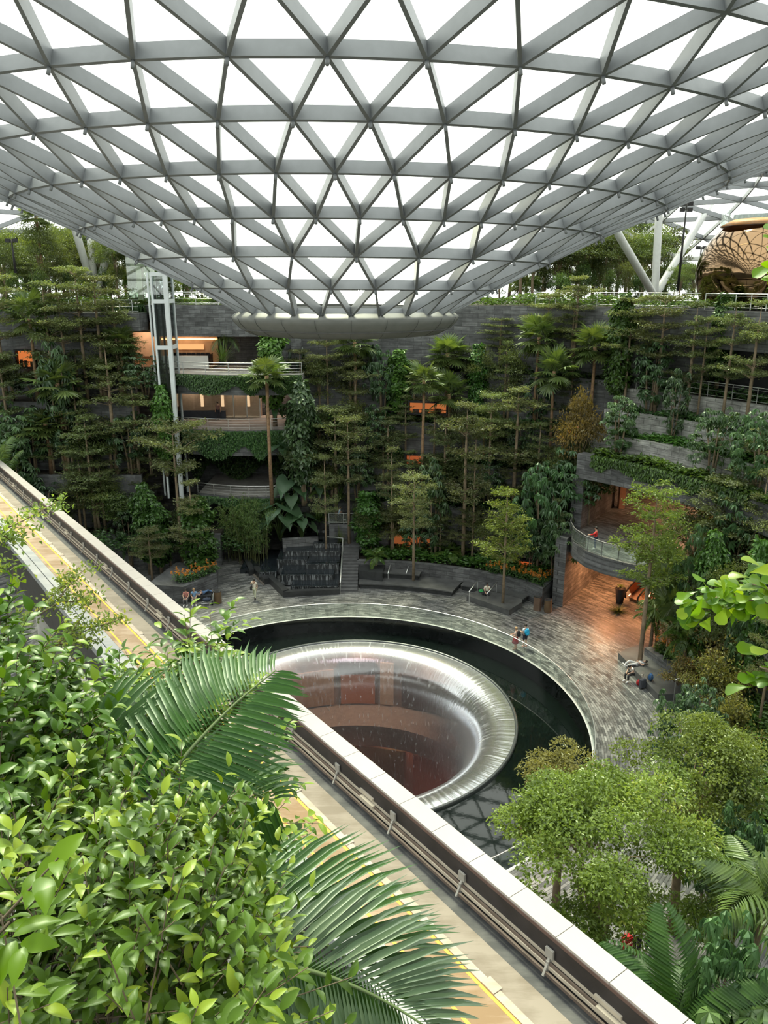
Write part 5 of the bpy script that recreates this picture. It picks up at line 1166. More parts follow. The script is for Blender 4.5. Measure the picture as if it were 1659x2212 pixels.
cover('ivy',bp(bp2,Z2-.1),1,2600,'ivy fringe under the lowest balcony',hang=1.1)
cover('hedge',arc(26.3,11.55,44,8),1.0,5200,'leafy hedge drooping over the stone band above the deck',leaf='fern',lsz=.34,hgt=.6)
cover('hedge',arc(25.9,11.65,44,14),1,3600,'trailing leaves on the stone band above the deck',leaf='climb',hang=1.1,lsz=.28)
cover('hedge',arc(28.6,12.8,44,8),1.3,4200,'bright leafy bed on the first stone terrace',leaf='climb',lsz=.34,hgt=.6)
cover('hedge',arc(30.3,14.3,44,8),1.1,3600,'leafy bed on the second stone terrace',leaf='ivy',lsz=.3,hgt=.7)
cover('hedge',arc(32.3,16.2,44,0),1.2,3200,'leafy bed before the terrace railing',leaf='ivy',lsz=.3,hgt=.7)
for r_,z_,a0,a1,lb in ((24.4,1.4,50,88,'low plants in the bottom planter behind the benches'),(27.4,5.5,50,88,'low plants on the first planted ledge'),(29.5,8.8,50,99,'low plants on the second planted ledge'),(31.2,12,50,99,'low plants on the third planted ledge'),(32.9,16.2,48,99,'low plants on the topmost planted ledge')):
    cover('undergrowth',arc(r_,z_,a0,a1),2.4,5200,lb,leaf='climb' if z_<3 else 'ivy',lsz=.32,hgt=.9)
cover('undergrowth',[(-3.2+i,0,0) for i in ()] or [(-33,62,3),(-12,66.5,1.2)],5,4200,'low plants on the left slope beyond the parapet',leaf='ivy',lsz=.32,hgt=1.2)
for r_,z_,a0,a1,lb in ((23,.85,-34,19,'low plants behind the granite bench platform'),(26.2,3.4,-40,16,'low plants on the lower right bank'),(29.2,7.2,-44,15,'low plants on the middle right bank'),(32,11.4,-46,12,'low plants on the upper right bank')):
    cover('undergrowth',arc(r_,z_,a0,a1),2.6,6000,lb,leaf='climb',lsz=.32,hgt=1.1)
cover('ivy',[(-50,71.45,22.3),(-21.5,71.45,22.3)],1,5000,'trailing leaves over the left park edge',hang=1.6,lsz=.3)
cover('undergrowth',[(-50,72.5,22.3),(-9,72.5,22.3)],2.5,5000,'low plants along the left park edge',leaf='fern',lsz=.35,hgt=.9)
cover('undergrowth',arc(35.5,22.35,102,-20,60),4,9000,'low plants along the park edge',leaf='fern',lsz=.35,hgt=.9)
# left slope walls
for x0,x1,y,z0,z1 in ((-42,-14.5,64.2,0,2.9),(-45,-21.5,65.8,2.5,7.9),(-48,-22,67.6,7.5,14.1)): wbox('wall_left_terrace',x0,x1,y,y+.4,z0,z1,M['slate_flat'])
b=MB()
for x0,x1,y0,y1,z in ((-42,-14.5,64.6,65.8,2.8),(-45,-21.5,66.2,67.6,7.8),(-48,-22,68,71,14)): b.box(((x0+x1)/2,(y0+y1)/2,z),(x1-x0,y1-y0,.3))
tag(b.build('ground_terrace',M['soil']),kind='structure')
# gravel bed and dark doorway by the bamboo
b=MB(); b.prism([tuple(atz(x,y,0.04).xy) for x,y in ((470,1170),(570,1265),(585,1240),(600,1195),(560,1165))][::-1],0,.05); tag(b.build('ground_gravel',M['gravel']),kind='structure')
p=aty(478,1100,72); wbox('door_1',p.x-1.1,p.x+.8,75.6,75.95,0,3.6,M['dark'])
# ---- flowering plants
FL=flower_plant(.9)
def flowers(pts,label,group):
    for p in pts: make_thing(FL[0],'flowering_plant',p,random.uniform(.9,1.3),random.random()*6,label,'flower',group)
flowers([polar(R(a),22.9,1.5) for a in (50.5,51.6,53,54,55.6,57,58.4,60)],'orange flowered plant in the planter beside the entrance','orange flowers beside the entrance')
flowers([atz(x,y,1.45) for x,y in ((1130,1240),(1142,1250),(1155,1258),(1165,1264),(1175,1258),(1186,1250))],'orange flowered plant in the slate corner planter','orange flowers in the corner planter')
flowers([atz(x,y,1.4) for x,y in ((385,1255),(398,1258),(410,1254),(422,1250),(435,1246),(448,1240),(460,1236))],'orange flowered plant in the planter beyond the parapet','orange flowers beyond the parapet')
flowers([polar(R(a),22.1,.95) for a in (18,16.5,14,12.6,10.4,9.2,8.3,7,5.2,3.6)],'orange flowered plant in the bed behind the granite platform','orange flowers behind the granite platform')
# ================================================================ trees at the lower right
KT=blob_tree(9,3.5,2.2,30000,leaf='bright',lsz=.12,lumps=60,wr=.62,ls=.62); KT2=blob_tree(9,2.5,2.3,17000,leaf='bright',lsz=.12,lumps=44,wr=.62,ls=.62); KT3=blob_tree(8.6,1.75,2.5,12000,leaf='olive',lsz=.11,lumps=34,wr=.6,ls=.62)
make_thing(KT[0],'round_leaved_tree',(7.05,19.9,0),1.06,.6,'big bright green tree in the lower right beside the white parapet','tree')
make_thing(KT2[0],'round_leaved_tree',(11.2,23.8,0),1.02,2.1,'yellow green tree behind the big bright tree at lower right','tree')
make_thing(KT3[0],'round_leaved_tree',(6.7,24.2,0),.93,1.1,'olive brown conical tree at the pool edge in the lower right','tree')
NW=[whorl_tree(6,2.1,2.4,330,ll=.34,lw=.11,nl=9),whorl_tree(6,1.8,2.8,300,ll=.34,lw=.11,nl=9)]
VAR=whorl_tree(8,1.6,1.7,90,leaf='variegated',ll=.5,lw=.15,nl=9)
def nr(proto,name,px,yt,base,label,cat,w=None,nw=None): plant(proto,name,px,yt,None,label,cat,w,nw,base=Vector(base))
nr(NW[0],'umbrella_tree',1545,1478,(14.2,31,0),'dark umbrella tree at the end of the granite bench path','tree',190,4.2)
nr(NW[1],'umbrella_tree',1608,1590,(12.9,25,0),'dark glossy tree at the right edge above the sunlit palm','tree',190,3.7)
nr(NW[0],'umbrella_tree',1632,1740,(11.8,21,0),'dark umbrella tree at the right edge behind the sunlit palm','tree',210,4.2)
nr(NW[1],'umbrella_tree',1600,1960,(8.4,14.6,0),'dark fine leaved tree in front of the sunlit palm fronds','tree',150,3.7)
TW=[twig_shrub(2.4,1.4,4200),twig_shrub(2.4,1.4,4200,leaf='olive',lsz=.12)]
for px,yt,base,w,i,lb in ((1500,1335,level_point(1500,('N',0)),210,0,'large bronze twiggy shrub behind the flower bed on the right'),(1590,1350,level_point(1590,('N',0)),190,1,'yellowish twiggy shrub at the right edge above the lime branch'),(1452,1425,(17.9,41.6,.8),120,0,'low reddish twiggy shrub at the end of the flower bed'),(1565,1420,(18.5,38,.8),170,1,'olive twiggy shrub behind the dark umbrella tree'),(1630,1500,(17.6,34,.8),170,1,'yellow green twiggy shrub at the right edge')):
    plant(TW[i],'twiggy_shrub',px,yt,None,lb,'shrub',w,2.8,base=Vector(base))
BF=fan_palm(1.6,10,FANBIG,tr=.07,lo=5)
nr(BF,'large_fan_palm',1412,1225,level_point(1405,('N',0)),'big leaved fan palm beside the tall pale trunk on the right','palm',120,4.0)
nr(BF,'large_fan_palm',1440,1290,level_point(1440,('N',0))+Vector((-.8,-1,0)),'sunlit fan palm with round pleated leaves above the flower bed','palm',120,4.0)
nr(FN[0],'tree_fern',1470,1300,level_point(1468,('N',0))+Vector((-.6,-1.4,0)),'yellow sunlit fern right of the large fan palms','fern',140,3.6)
nr(FN[1],'tree_fern',1385,1285,(18.2,47.4,.8),'grey green tree fern behind the tall pale trunk','fern',110,3.6)
nr(ARE[1],'feather_palm',1425,1345,(18.6,44.2,.8),'short feather palm over the orange flowers','palm',110,4.6)
p=atz(1335,1322,0); plant(STR[1],'strap_leaf_plant',1340,1300,None,'yellow grassy plant on the plaza by the tall pot','plant',60,2.4,base=p)
sm(FN[1],'drooping_fern',1338,1262,atz(1338,1302,0)+Vector((0,0,1.25)),'drooping fern growing out of the tall dark pot','fern',50,3.6)
# palms at the bottom right
NP=[feather_mesh(2.6,26,.95,.10,arch=.7,mat='fern',kind='leaf',lift=.75,drop=.35),feather_mesh(2.4,24,.9,.10,arch=.85,mat='fern',kind='leaf',lift=.75,drop=.45)]
DP=[feather_mesh(2.6,28,.85,.085,arch=.7,mat='frond',kind='leaf',lift=.7,drop=.3),feather_mesh(2.5,28,.8,.085,arch=.9,mat='frond',kind='leaf',lift=.7,drop=.3)]
make_thing(feather_palm(7.2,11,NP,lo=0,tr=.1)[0],'feather_palm',(10.6,17.3,0),1,.4,'sunlit palm with broad arching fronds at the lower right edge','palm')
make_thing(feather_palm(7.0,10,DP,lo=0,tr=.09)[0],'feather_palm',(7.0,14.0,0),1,1.2,'dark green palm just beyond the near end of the parapet','palm')
make_thing(feather_palm(6.0,10,DP,lo=-5,tr=.09)[0],'feather_palm',(5.4,14.6,0),1,2.2,'low dark palm under the big bright tree beside the parapet','palm')
make_thing(VAR[0],'variegated_shrub',(8.3,12.9,0),1.08,.2,'variegated umbrella plant with cream striped leaves in the bottom right corner','shrub')
make_thing(VAR[0],'variegated_shrub',(9.6,14.2,0),1.02,2.2,'variegated umbrella plant behind the one in the bottom right corner','shrub')
# ================================================================ leafy shrubs right in front of the viewer
def bush(name,lobes,label,ll=.085,lw=.04,leaf='near',per=1.,up=.45,pale=0,nleaf=9,tl=.34,kind='leafhi',st=1.):
    c0=Vector(lobes[0][0]); e=empty(name,(c0.x,c0.y,20.4),label=label,cat='shrub'); o=Vector((c0.x,c0.y,20.4))
    P=[];D=[];Nn=[];T=[];LL=[];tb=MB()
    for c,rad,nt in lobes:
        c=Vector(c)-o
        tb.tube([(0,0,-.15),(c.x*.4,c.y*.4,c.z*.5),c],[.03*st,.022*st,.012*st],6)
        for q in range(int(nt*per)):
            v=Vector((random.gauss(0,1),random.gauss(0,1),random.gauss(.15,1))).normalized(); k=.35+.7*random.random()**.4
            b=c+Vector((v.x*rad[0],v.y*rad[1],v.z*rad[2]))*k
            ax=(v*.8+Vector((random.gauss(0,.3),random.gauss(0,.3),up+random.gauss(0,.3)))).normalized(); L=tl*(.6+.6*random.random())
            if random.random()<.5: tb.tube([b-ax*L*.5,b+ax*L],[.004,.002],3,caps=False)
            s1=ax.cross(Vector((0,0,1))); s1=s1.normalized() if s1.length>.1 else Vector((1,0,0)); s2=ax.cross(s1); tt=.1+.5*random.random()+pale*(k>.85)
            ph=random.random()*.5
            for j in range(nleaf):
                f=(j+.6)/nleaf; p=b+ax*(L*f); sd=s1 if (j//2)%4<3 else s2; sd=sd*(1 if j%2 else -1)
                d=sd*(.9+.3*random.random())+ax*(.45+.5*f)+Vector((random.gauss(0,.18),random.gauss(0,.18),random.gauss(-.12,.18)))
                P.append(p);D.append(d);Nn.append(Vector((random.gauss(0,.3),random.gauss(0,.3),1))+v*.35);T.append(tt+.3*random.random()+.22*f);LL.append((.65+.6*random.random())*(1-.25*abs(f-.5)))
    n=len(P); LL=np.array(LL)
    tb.build('stem',simple('shrub_stem',(.10,.075,.045),rough=.7),e)
    me=leafmesh('foliage',np.array(P),np.array(D),np.array(Nn),ll*LL,lw*LL,T,L_[leaf],kind=kind,fold=.18,droop=.16); link('foliage',me,e); return e
A_=lambda x,y,d: atd(x,y,d)
bush('glossy_shrub',[(A_(280,2110,3.7),(.42,.42,.40),230),(A_(60,2150,3.5),(.46,.45,.45),200),(A_(300,1915,4.1),(.36,.38,.26),150),(A_(420,2030,3.9),(.22,.3,.24),70),(A_(110,1930,4.2),(.38,.4,.32),140),(A_(450,2200,3.5),(.17,.3,.24),80),(A_(300,2290,3.2),(.42,.4,.3),130),(A_(420,1880,4.2),(.16,.25,.13),40)],'big glossy leaved shrub filling the lower left corner',ll=.088,lw=.036,pale=.12,per=.72)
bush('glossy_shrub',[(A_(15,1540,4.8),(.30,.4,.30),110),(A_(-40,1640,4.7),(.44,.45,.40),150),(A_(95,1660,4.9),(.22,.35,.2),70),(A_(70,1770,4.6),(.32,.4,.28),110),(A_(-80,1800,4.2),(.46,.4,.45),120),(A_(-30,1440,5.0),(.22,.4,.16),36)],'round leaved glossy shrub along the left edge beside the guideway',ll=.098,lw=.054,pale=.08,nleaf=8,per=.72)
bush('young_tree',[(A_(450,1420,7.0),(.22,.3,.28),34),(A_(410,1500,7.0),(.40,.4,.25),70),(A_(330,1530,6.8),(.5,.4,.22),80),(A_(250,1580,6.2),(.4,.4,.3),60),(A_(480,1590,7.0),(.3,.3,.4),60),(A_(520,1690,6.6),(.25,.3,.25),40),(A_(560,1820,6.2),(.16,.3,.3),46)],'young tree with drooping yellow green leaves poking up behind the big frond',ll=.12,lw=.055,leaf='near',up=-.1,nleaf=6,pale=.35)
bush('bright_sprig',[(A_(2,1975,1.9),(.05,.06,.04),5)],'single bright sprig close to the viewer at the left edge',ll=.09,lw=.042,leaf='obovate',nleaf=6,tl=.12,st=.15)
# planter under the shrubs, soil extended as stand-in shade behind leaf gaps
wbox('floor_planter',-5,-1.0,.2,3.7,19.6,20.35,M['soil'])
# thin twigs with tiny leaves over the guideway
def sprig(name,runs,label,d,leaf='tierlight',lsz=.035):
    o=A_(*runs[0][0],d); e=empty(name,tuple(o),label=label,cat='branch'); tb=MB();P=[];T=[]
    for r_ in runs:
        pts=[A_(x,y,d+.1*i)-o for i,(x,y) in enumerate(r_)]; tb.tube(pts,[.008]+[.005]*(len(pts)-2)+[.003],4)
        for a,b in zip(pts[:-1],pts[1:]):
            for q in range(9):
                c=a.lerp(b,random.random())+Vector((random.gauss(0,.03),random.gauss(0,.03),random.gauss(.01,.02)))
                for w in range(9): P.append((c.x+random.gauss(0,.035),c.y+random.gauss(0,.035),c.z+random.gauss(0,.02)));T.append(random.random())
    n=len(P); tb.build('twig',simple('twig',(.12,.09,.05),rough=.8),e); link('foliage',leafmesh('foliage',np.array(P),gau(n,3),np.c_[gau(n,2)*.4,np.ones(n)],lsz*(.7+.6*rnd(n)),lsz*.55,T,L_[leaf]),e)
sprig('fine_twig',[[(-60,1190),(-5,1150),(50,1125),(95,1100),(135,1078)],[(-5,1150),(20,1165),(40,1160)],[(-40,1240),(0,1225),(20,1235)]],'fine leaved twig crossing the far guideway at the left edge',5.2)
sprig('fine_twig',[[(20,1380),(80,1320),(130,1270),(190,1225)],[(80,1330),(130,1300),(170,1300),(195,1290)],[(130,1290),(160,1250),(150,1240)]],'fine leaved twig over the yellow lines, upper one',5.6)
sprig('fine_twig',[[(60,1440),(130,1390),(200,1355),(240,1345),(272,1332)],[(130,1390),(170,1395),(215,1378)],[(120,1395),(160,1360),(190,1310),(205,1285)]],'fine leaved twig over the yellow lines, lower one',5.4)
# near palm fronds
def near_frond(p0,p1,p2,ll,nl,w,upv,parent,o,mat='frond',fa=.55,drop=.3,side=(1,1),th=1.,lr=(1,1)):
    P=[];D=[];Nn=[];T=[];LL=[]; cur=lambda t: p0*(1-t)**2+p1*(2*t*(1-t))+p2*t*t
    upv=Vector(upv).normalized(); tb=MB(); tb.tube([cur(i/14)-o for i in range(15)],[.014*(1-i/17)*th+.002 for i in range(15)],6)
    fr=tb.build('frond',stemg,parent)
    for k in range(nl):
        t=.03+.97*(k+.5)/nl; p=cur(t); tg=(cur(min(t+.01,1))-cur(t-.01)).normalized(); sd=tg.cross(upv).normalized()
        l=ll*(math.sin(PI*(.22+.72*t))**.7)
        for sg in (1,-1):
            d=sd*sg*side[0 if sg>0 else 1]+tg*(fa+.7*t*t)+Vector((0,0,-drop*(.7+.6*random.random())))+upv*.18
            P.append(p-o);D.append(d);Nn.append(upv+sd*(.35*sg));T.append(.15+.65*random.random());LL.append(l*(.92+.16*random.random())*lr[0 if sg>0 else 1])
    LL=np.array(LL); V,Fc,k8=leaves(np.array(P),np.array(D),np.array(Nn),LL,w*(.5+.5*LL/ll),'leaf',fold=.25,droop=.22)
    link('leaflets',np_mesh('leaflets',V,Fc,np.repeat(T,k8),L_[mat],True),fr)
np_=empty('feather_palm',tuple(A_(330,2150,4.9)),label='near palm with long dark fronds sweeping over the guideway',cat='palm')
o=Vector(np_.location)
near_frond(A_(318,1745,4.9),A_(430,1570,4.9),A_(596,1448,5.2),.82,48,.038,(-.12,-.55,.8),np_,o,fa=.35,drop=.28,lr=(.66,1.0))
near_frond(A_(470,1960,4.6),A_(680,1985,4.5),A_(862,2168,4.6),.80,44,.034,(.15,-.5,.85),np_,o,mat='frond',fa=.5,drop=.25)
near_frond(A_(500,2075,4.3),A_(720,2075,4.2),A_(925,2222,4.3),.76,46,.034,(.1,-.6,.8),np_,o,mat='frondgrey',fa=.5,drop=.5)
near_frond(A_(250,1720,5.2),A_(230,1620,5.2),A_(205,1540,5.3),.7,18,.05,(-.1,-.6,.8),np_,o,fa=.4,drop=.4)
near_frond(A_(380,1700,5.0),A_(480,1680,5.0),A_(590,1730,5.1),.62,24,.042,(.0,-.5,.85),np_,o,fa=.45,drop=.35)
b=MB(); q=A_(330,2150,4.9); b.tube([(0,0,-q.z+12),(0,0,-.6),(0,0,.1)],[.1,.1,.09],10); b.build('trunk',barkred,np_)
# overhanging branches from a tree just outside the right edge
ot=empty('overhanging_tree',(4.1,4.3,16),label='lime green large leaved branches reaching in from the right edge',cat='tree'); o=Vector(ot.location)
b=MB(); b.tube([(0,0,0),(.05,.0,5),(0,0,11.5)],[.14,.11,.05],10); b.build('trunk',bark,ot)
def obo(run,d,n,ll=.125):
    pts=[A_(x,y,d)-o for x,y in run]; root=Vector((0,0,pts[0].z-.5)); tb=MB(); tb.tube([root]+pts,[.028]+[.012]*(len(pts)-1)+[.004],6); br=tb.build('branch',bark,ot)
    P=[];D=[];Nn=[];T=[]
    for k in range(n):
        f=(random.random()**.7)*(len(pts)-1); i=min(int(f),len(pts)-2); p=pts[i].lerp(pts[i+1],f-i)+Vector((random.gauss(0,.05),random.gauss(0,.05),random.gauss(0,.05)))
        tg=(pts[i+1]-pts[i]).normalized(); P.append(p); D.append(Vector((random.gauss(0,.8),random.gauss(-.2,.6),random.gauss(0,.5)))+tg*.6); Nn.append(Vector((random.gauss(0,.35),-.35+random.gauss(0,.3),1))); T.append(random.random())
    for k in range(int(n*.8)):
        p=root.lerp(pts[0],.15+.85*random.random())+Vector((random.gauss(0,.06),random.gauss(0,.06),random.gauss(0,.06))); P.append(p); D.append(Vector((random.gauss(-.3,.8),random.gauss(-.2,.6),random.gauss(0,.5)))); Nn.append(Vector((random.gauss(0,.35),-.35,1))); T.append(random.random())
    n=len(P); P=np.array(P);D=norm(np.array(D))
    # obovate: broad near the tip, so the leaf is built from tip to base
    LL=ll*(.7+.5*rnd(n)); V,Fc,k8=leaves(P,D,np.array(Nn),LL,LL*.6,'round',fold=.10,droop=.08); link('foliage',np_mesh('foliage',V,Fc,np.repeat(T,k8),L_['obovate'],True),br)
obo([(1760,1330),(1680,1300),(1610,1295),(1550,1292),(1505,1310)],5.0,95)
obo([(1740,1290),(1670,1275),(1625,1262)],4.8,26)
obo([(1760,1480),(1690,1455),(1640,1440)],4.9,26)
obo([(1760,540),(1700,510),(1658,480)],5.0,20); obo([(1760,630),(1700,610),(1662,600)],4.9,12)
# ================================================================ people and their things
SKINM=simple('skin',(.55,.34,.24),rough=.55,noise=.03); HAIRD=simple('dark_hair',(.015,.012,.01),rough=.6); HAIRB=simple('fair_hair',(.38,.24,.12),rough=.6)
def cloth(n,c): return simple(n,c,rough=.8,noise=.06)
def skin_mesh(name,verts,edges,radii,root,mat,sub=1):
    bm=bmesh.new(); ly=bm.verts.layers.skin.verify(); vs=[bm.verts.new(v) for v in verts]
    for v,r in zip(vs,radii):
        rr=r if hasattr(r,'__len__') else (r,r); v[ly].radius=rr
    bm.verts.ensure_lookup_table(); vs[root][ly].use_root=True
    for a,b_ in edges: bm.edges.new((vs[a],vs[b_]))
    me=bpy.data.meshes.new(name+'_skin'); bm.to_mesh(me); bm.free()
    o=bpy.data.objects.new(name+'_skin',me); COL.objects.link(o); o.modifiers.new('skin','SKIN').use_smooth_shade=True
    if sub: m_=o.modifiers.new('sub','SUBSURF'); m_.levels=sub; m_.render_levels=sub
    dg=bpy.context.evaluated_depsgraph_get(); dg.update(); r=bpy.data.meshes.new_from_object(o.evaluated_get(dg)); bpy.data.objects.remove(o); bpy.data.meshes.remove(me)
    r.name=name; r.materials.clear(); r.materials.append(mat); r.polygons.foreach_set('use_smooth',[True]*len(r.polygons)); return r
STAND=dict(hip=(0,0,.95),spine=(0,-.01,1.12),chest=(0,-.02,1.32),neck=(0,-.01,1.47),hb=(0,.01,1.53),hm=(0,.03,1.60),ht=(0,.02,1.69),nose=(0,.125,1.585),
 shl=(-.17,-.01,1.40),ell=(-.24,-.03,1.14),wrl=(-.25,.06,.91),shr=(.17,-.01,1.40),elr=(.24,-.03,1.14),wrr=(.25,.06,.91),
 hil=(-.09,0,.90),knl=(-.10,.03,.50),anl=(-.10,-.02,.09),tol=(-.12,.15,.04),hir=(.09,0,.90),knr=(.10,.03,.50),anr=(.10,-.02,.09),tor=(.12,.15,.04))
SIT=dict(STAND); 
SIT.update(hip=(0,0,.12),spine=(0,.0,.30),chest=(0,.03,.50),neck=(0,.06,.64),hb=(0,.09,.70),hm=(0,.12,.77),ht=(0,.11,.86),nose=(0,.215,.75),shl=(-.17,.04,.57),shr=(.17,.04,.57),ell=(-.23,.16,.34),elr=(.23,.16,.34),wrl=(-.12,.36,.22),wrr=(.12,.36,.22),hil=(-.09,.06,.10),hir=(.09,.06,.10),knl=(-.13,.46,.10),knr=(.13,.46,.10),anl=(-.13,.44,-.32),anr=(.13,.44,-.32),tol=(-.14,.60,-.39),tor=(.14,.60,-.39))
def person(loc,rz,label,pose,top,legs,shoes=(.7,.7,.7),hair=HAIRD,sleeves='short',shorts=False,skirt=False,scale=1.):
    J={k:Vector(v) for k,v in pose.items()}; names=list(J); idx={n:i for i,n in enumerate(names)}; V=[J[n] for n in names]
    rad=dict(hip=(.125,.10),spine=(.115,.085),chest=(.15,.10),neck=(.055,.055),hb=(.065,.07),hm=(.075,.09),ht=(.05,.06),nose=(.012,.012),shl=(.055,.055),shr=(.055,.055),ell=(.042,.042),elr=(.042,.042),wrl=(.028,.028),wrr=(.028,.028),hil=(.085,.085),hir=(.085,.085),knl=(.058,.058),knr=(.058,.058),anl=(.038,.038),anr=(.038,.038),tol=(.03,.03),tor=(.03,.03))
    Rr=[rad[n] for n in names]
    E_=[('hip','spine'),('spine','chest'),('chest','neck'),('neck','hb'),('hb','hm'),('hm','ht'),('hm','nose'),('chest','shl'),('shl','ell'),('ell','wrl'),('chest','shr'),('shr','elr'),('elr','wrr'),('hip','hil'),('hil','knl'),('knl','anl'),('anl','tol'),('hip','hir'),('hir','knr'),('knr','anr'),('anr','tor')]
    E_=[(idx[a],idx[b_]) for a,b_ in E_]
    for s in 'lr':                                  # palm, four fingers of different length and a thumb on each hand
        w_,e_=J['wr'+s],J['el'+s]; d=(w_-e_).normalized(); sd=d.cross(Vector((0,1,.3))); sd=sd.normalized() if sd.length>.1 else Vector((1,0,0)); bend=sd.cross(d)*(-.4)
        pi=len(V); V.append(w_+d*.075); Rr.append((.034,.018)); E_.append((idx['wr'+s],pi))
        for f,ln in ((-1.5,.060),(-.5,.075),(.5,.070),(1.5,.052)):
            a=len(V); V.append(w_+d*.095+sd*(f*.017)); Rr.append((.009,.009)); V.append(w_+d*(.095+ln*.55)+sd*(f*.019)+bend*.02); Rr.append((.008,.008)); V.append(w_+d*(.095+ln)+sd*(f*.019)+bend*.05); Rr.append((.006,.006)); E_+=[(pi,a),(a,a+1),(a+1,a+2)]
        a=len(V); V.append(w_+d*.045+sd*.04); Rr.append((.010,.010)); V.append(w_+d*.085+sd*.06+bend*.02); Rr.append((.008,.008)); E_+=[(pi,a),(a,a+1)]
    body=link('person',skin_mesh('person',V,E_,Rr,idx['hip'],SKINM),None,loc,(0,0,rz),(scale,)*3); tag(body,label,'person')
    def part(nm,js,ed,rr,mat,root=0): link(nm,skin_mesh(nm,[J[j] if isinstance(j,str) else j for j in js],ed,rr,root,mat),body)
    tm=cloth('top_cloth',top); lm=cloth('leg_cloth',legs)
    fl=.95 if sleeves=='long' else .55
    part('shirt',['hip','spine','chest',J['chest'].lerp(J['neck'],.75),'shl',J['shl'].lerp(J['ell'],fl),'shr',J['shr'].lerp(J['elr'],fl)]+([J['ell'].lerp(J['wrl'],.9),J['elr'].lerp(J['wrr'],.9)] if sleeves=='long' else []),[(0,1),(1,2),(2,3),(2,4),(4,5),(2,6),(6,7)]+([(5,8),(7,9)] if sleeves=='long' else []),[(.145,.12),(.14,.11),(.168,.12),(.075,.07),(.072,.072),(.066,.066),(.072,.072),(.066,.066)]+([(.045,.045)]*2 if sleeves=='long' else []),tm,1)
    kf=.95 if shorts else 1.
    if skirt: 
        b=MB(); h0,h1=J['hip'],(J['knl']+J['knr'])/2; b.tube([h0+Vector((0,0,.05)),h0.lerp(h1,.5),h0.lerp(h1,.95)],[.15,.2,.24],14); b.build('skirt',lm,body)
    else:
        js=['hip','hil',J['hil'].lerp(J['knl'],kf),'hir',J['hir'].lerp(J['knr'],kf)]; ed=[(0,1),(1,2),(0,3),(3,4)]; rr=[(.14,.115),(.1,.1),(.078,.078),(.1,.1),(.078,.078)]
        if not shorts: js+=[J['knl'].lerp(J['anl'],.93),J['knr'].lerp(J['anr'],.93)]; ed+=[(2,5),(4,6)]; rr+=[(.055,.055)]*2
        part('trousers',js,ed,rr,lm)
    for s in 'lr':
        b=MB(); a,t=J['an'+s],J['to'+s]; b.tube([a.lerp(t,-.35),a.lerp(t,.1)-Vector((0,0,.02)),a.lerp(t,.6),a.lerp(t,1.1)],[.045,.055,.05,.032],10); b.build('shoe',cloth('shoe_cloth',shoes),body)
    b=MB(); c=J['hm'].lerp(J['ht'],.35); back=(J['hm']-J['nose']); back.z=0; back=back.normalized()*.022 if back.length>.01 else Vector((0,-.02,0)); b.ball(c+back+Vector((0,0,.025)),(.098,.112,.102),12,8); b.build('hair',hair,body)
    return body
def pose(base,**k): d=dict(base); d.update(k); return d
p=atz(551,1294,0)
walk=pose(STAND,wrr=(.07,.17,1.52),elr=(.26,.14,1.30),knl=(-.10,.12,.51),anl=(-.10,.14,.10),tol=(-.11,.31,.06),anr=(.10,-.20,.12),tor=(.11,-.05,.04),knr=(.10,-.03,.5))
person(p,R(160),'person in cream shirt and pale trousers walking with a phone at the ear',walk,(.72,.66,.55),(.58,.60,.44),shoes=(.03,.03,.03))
e=empty('shoulder_bag',(p.x-.24,p.y-.1,.98),label='small black shoulder bag carried by the walking person in cream',cat='bag'); b=MB(); b.box((0,0,0),(.14,.26,.28)); b.build('body',M['dark'],e); b=MB(); b.tube([(0,.0,.14),(.12,.0,.36),(.30,.02,.5)],.014,5); b.build('strap',M['dark'],e)
q=atz(1113,1403,0); 
person(q,R(55),'person in pale pink top and red skirt standing at the glass balustrade',pose(STAND,wrl=(-.1,.3,1.1),wrr=(.1,.3,1.1)),(.75,.58,.50),(.33,.03,.04),hair=HAIRB,skirt=True,shoes=(.35,.25,.2),scale=.97)
def backpack(loc,rz,label,col,s=1.):
    e=empty('backpack',loc,rz,label,'bag'); e.scale=(s,)*3; m=cloth('pack_cloth',col)
    b=MB(); b.ball((0,0,.24),(.17,.13,.26),14,10); b.build('body',m,e); b=MB(); b.ball((0,-.11,.15),(.12,.06,.12),10,8); b.build('pocket',m,e)
    for sx in(-.09,.09): b=MB(); b.tube([(sx,.06,.44),(sx*1.3,.20,.40),(sx*1.3,.22,.2),(sx,.1,.04)],.018,6); b.build('strap',cloth('strap_cloth',(.04,.05,.06)),e)
    b=MB(); b.tube([(-.04,.0,.48),(0,0,.54),(.04,0,.48)],.012,6); b.build('handle',cloth('strap_cloth',(.04,.05,.06)),e)
dq=Vector((math.sin(R(55)),-math.cos(R(55)),0)); backpack((q.x+dq.x*.2,q.y+dq.y*.2,1.02),R(55),'black backpack worn by the person in the red skirt',(.015,.015,.018),.9)
q2=atz(1131,1400,0)+Vector((.1,.15,0))
person(q2,R(20),'person in pale blue shirt and dark shorts at the glass balustrade',pose(STAND,wrl=(-.2,.28,1.1)),(.62,.70,.78),(.03,.035,.06),shorts=True,shoes=(.5,.25,.18))
dq=Vector((math.sin(R(20)),-math.cos(R(20)),0)); backpack((q2.x+dq.x*.2,q2.y+dq.y*.2,.98),R(20),'bright cyan backpack worn by the person in pale blue',(.02,.36,.62),1.05)
q=atz(1281,1188,5.58)+Vector((.15,.1,0))
person(q,R(75),'person in red jacket and jeans leaning on the curved deck balustrade',pose(STAND,wrl=(-.16,.42,1.15),ell=(-.22,.18,1.2),wrr=(.16,.30,1.05)),(.62,.025,.025),(.05,.075,.14),sleeves='long',shoes=(.6,.6,.6))
q=Vector((*atz(1366,1457,.46).xy,.46))
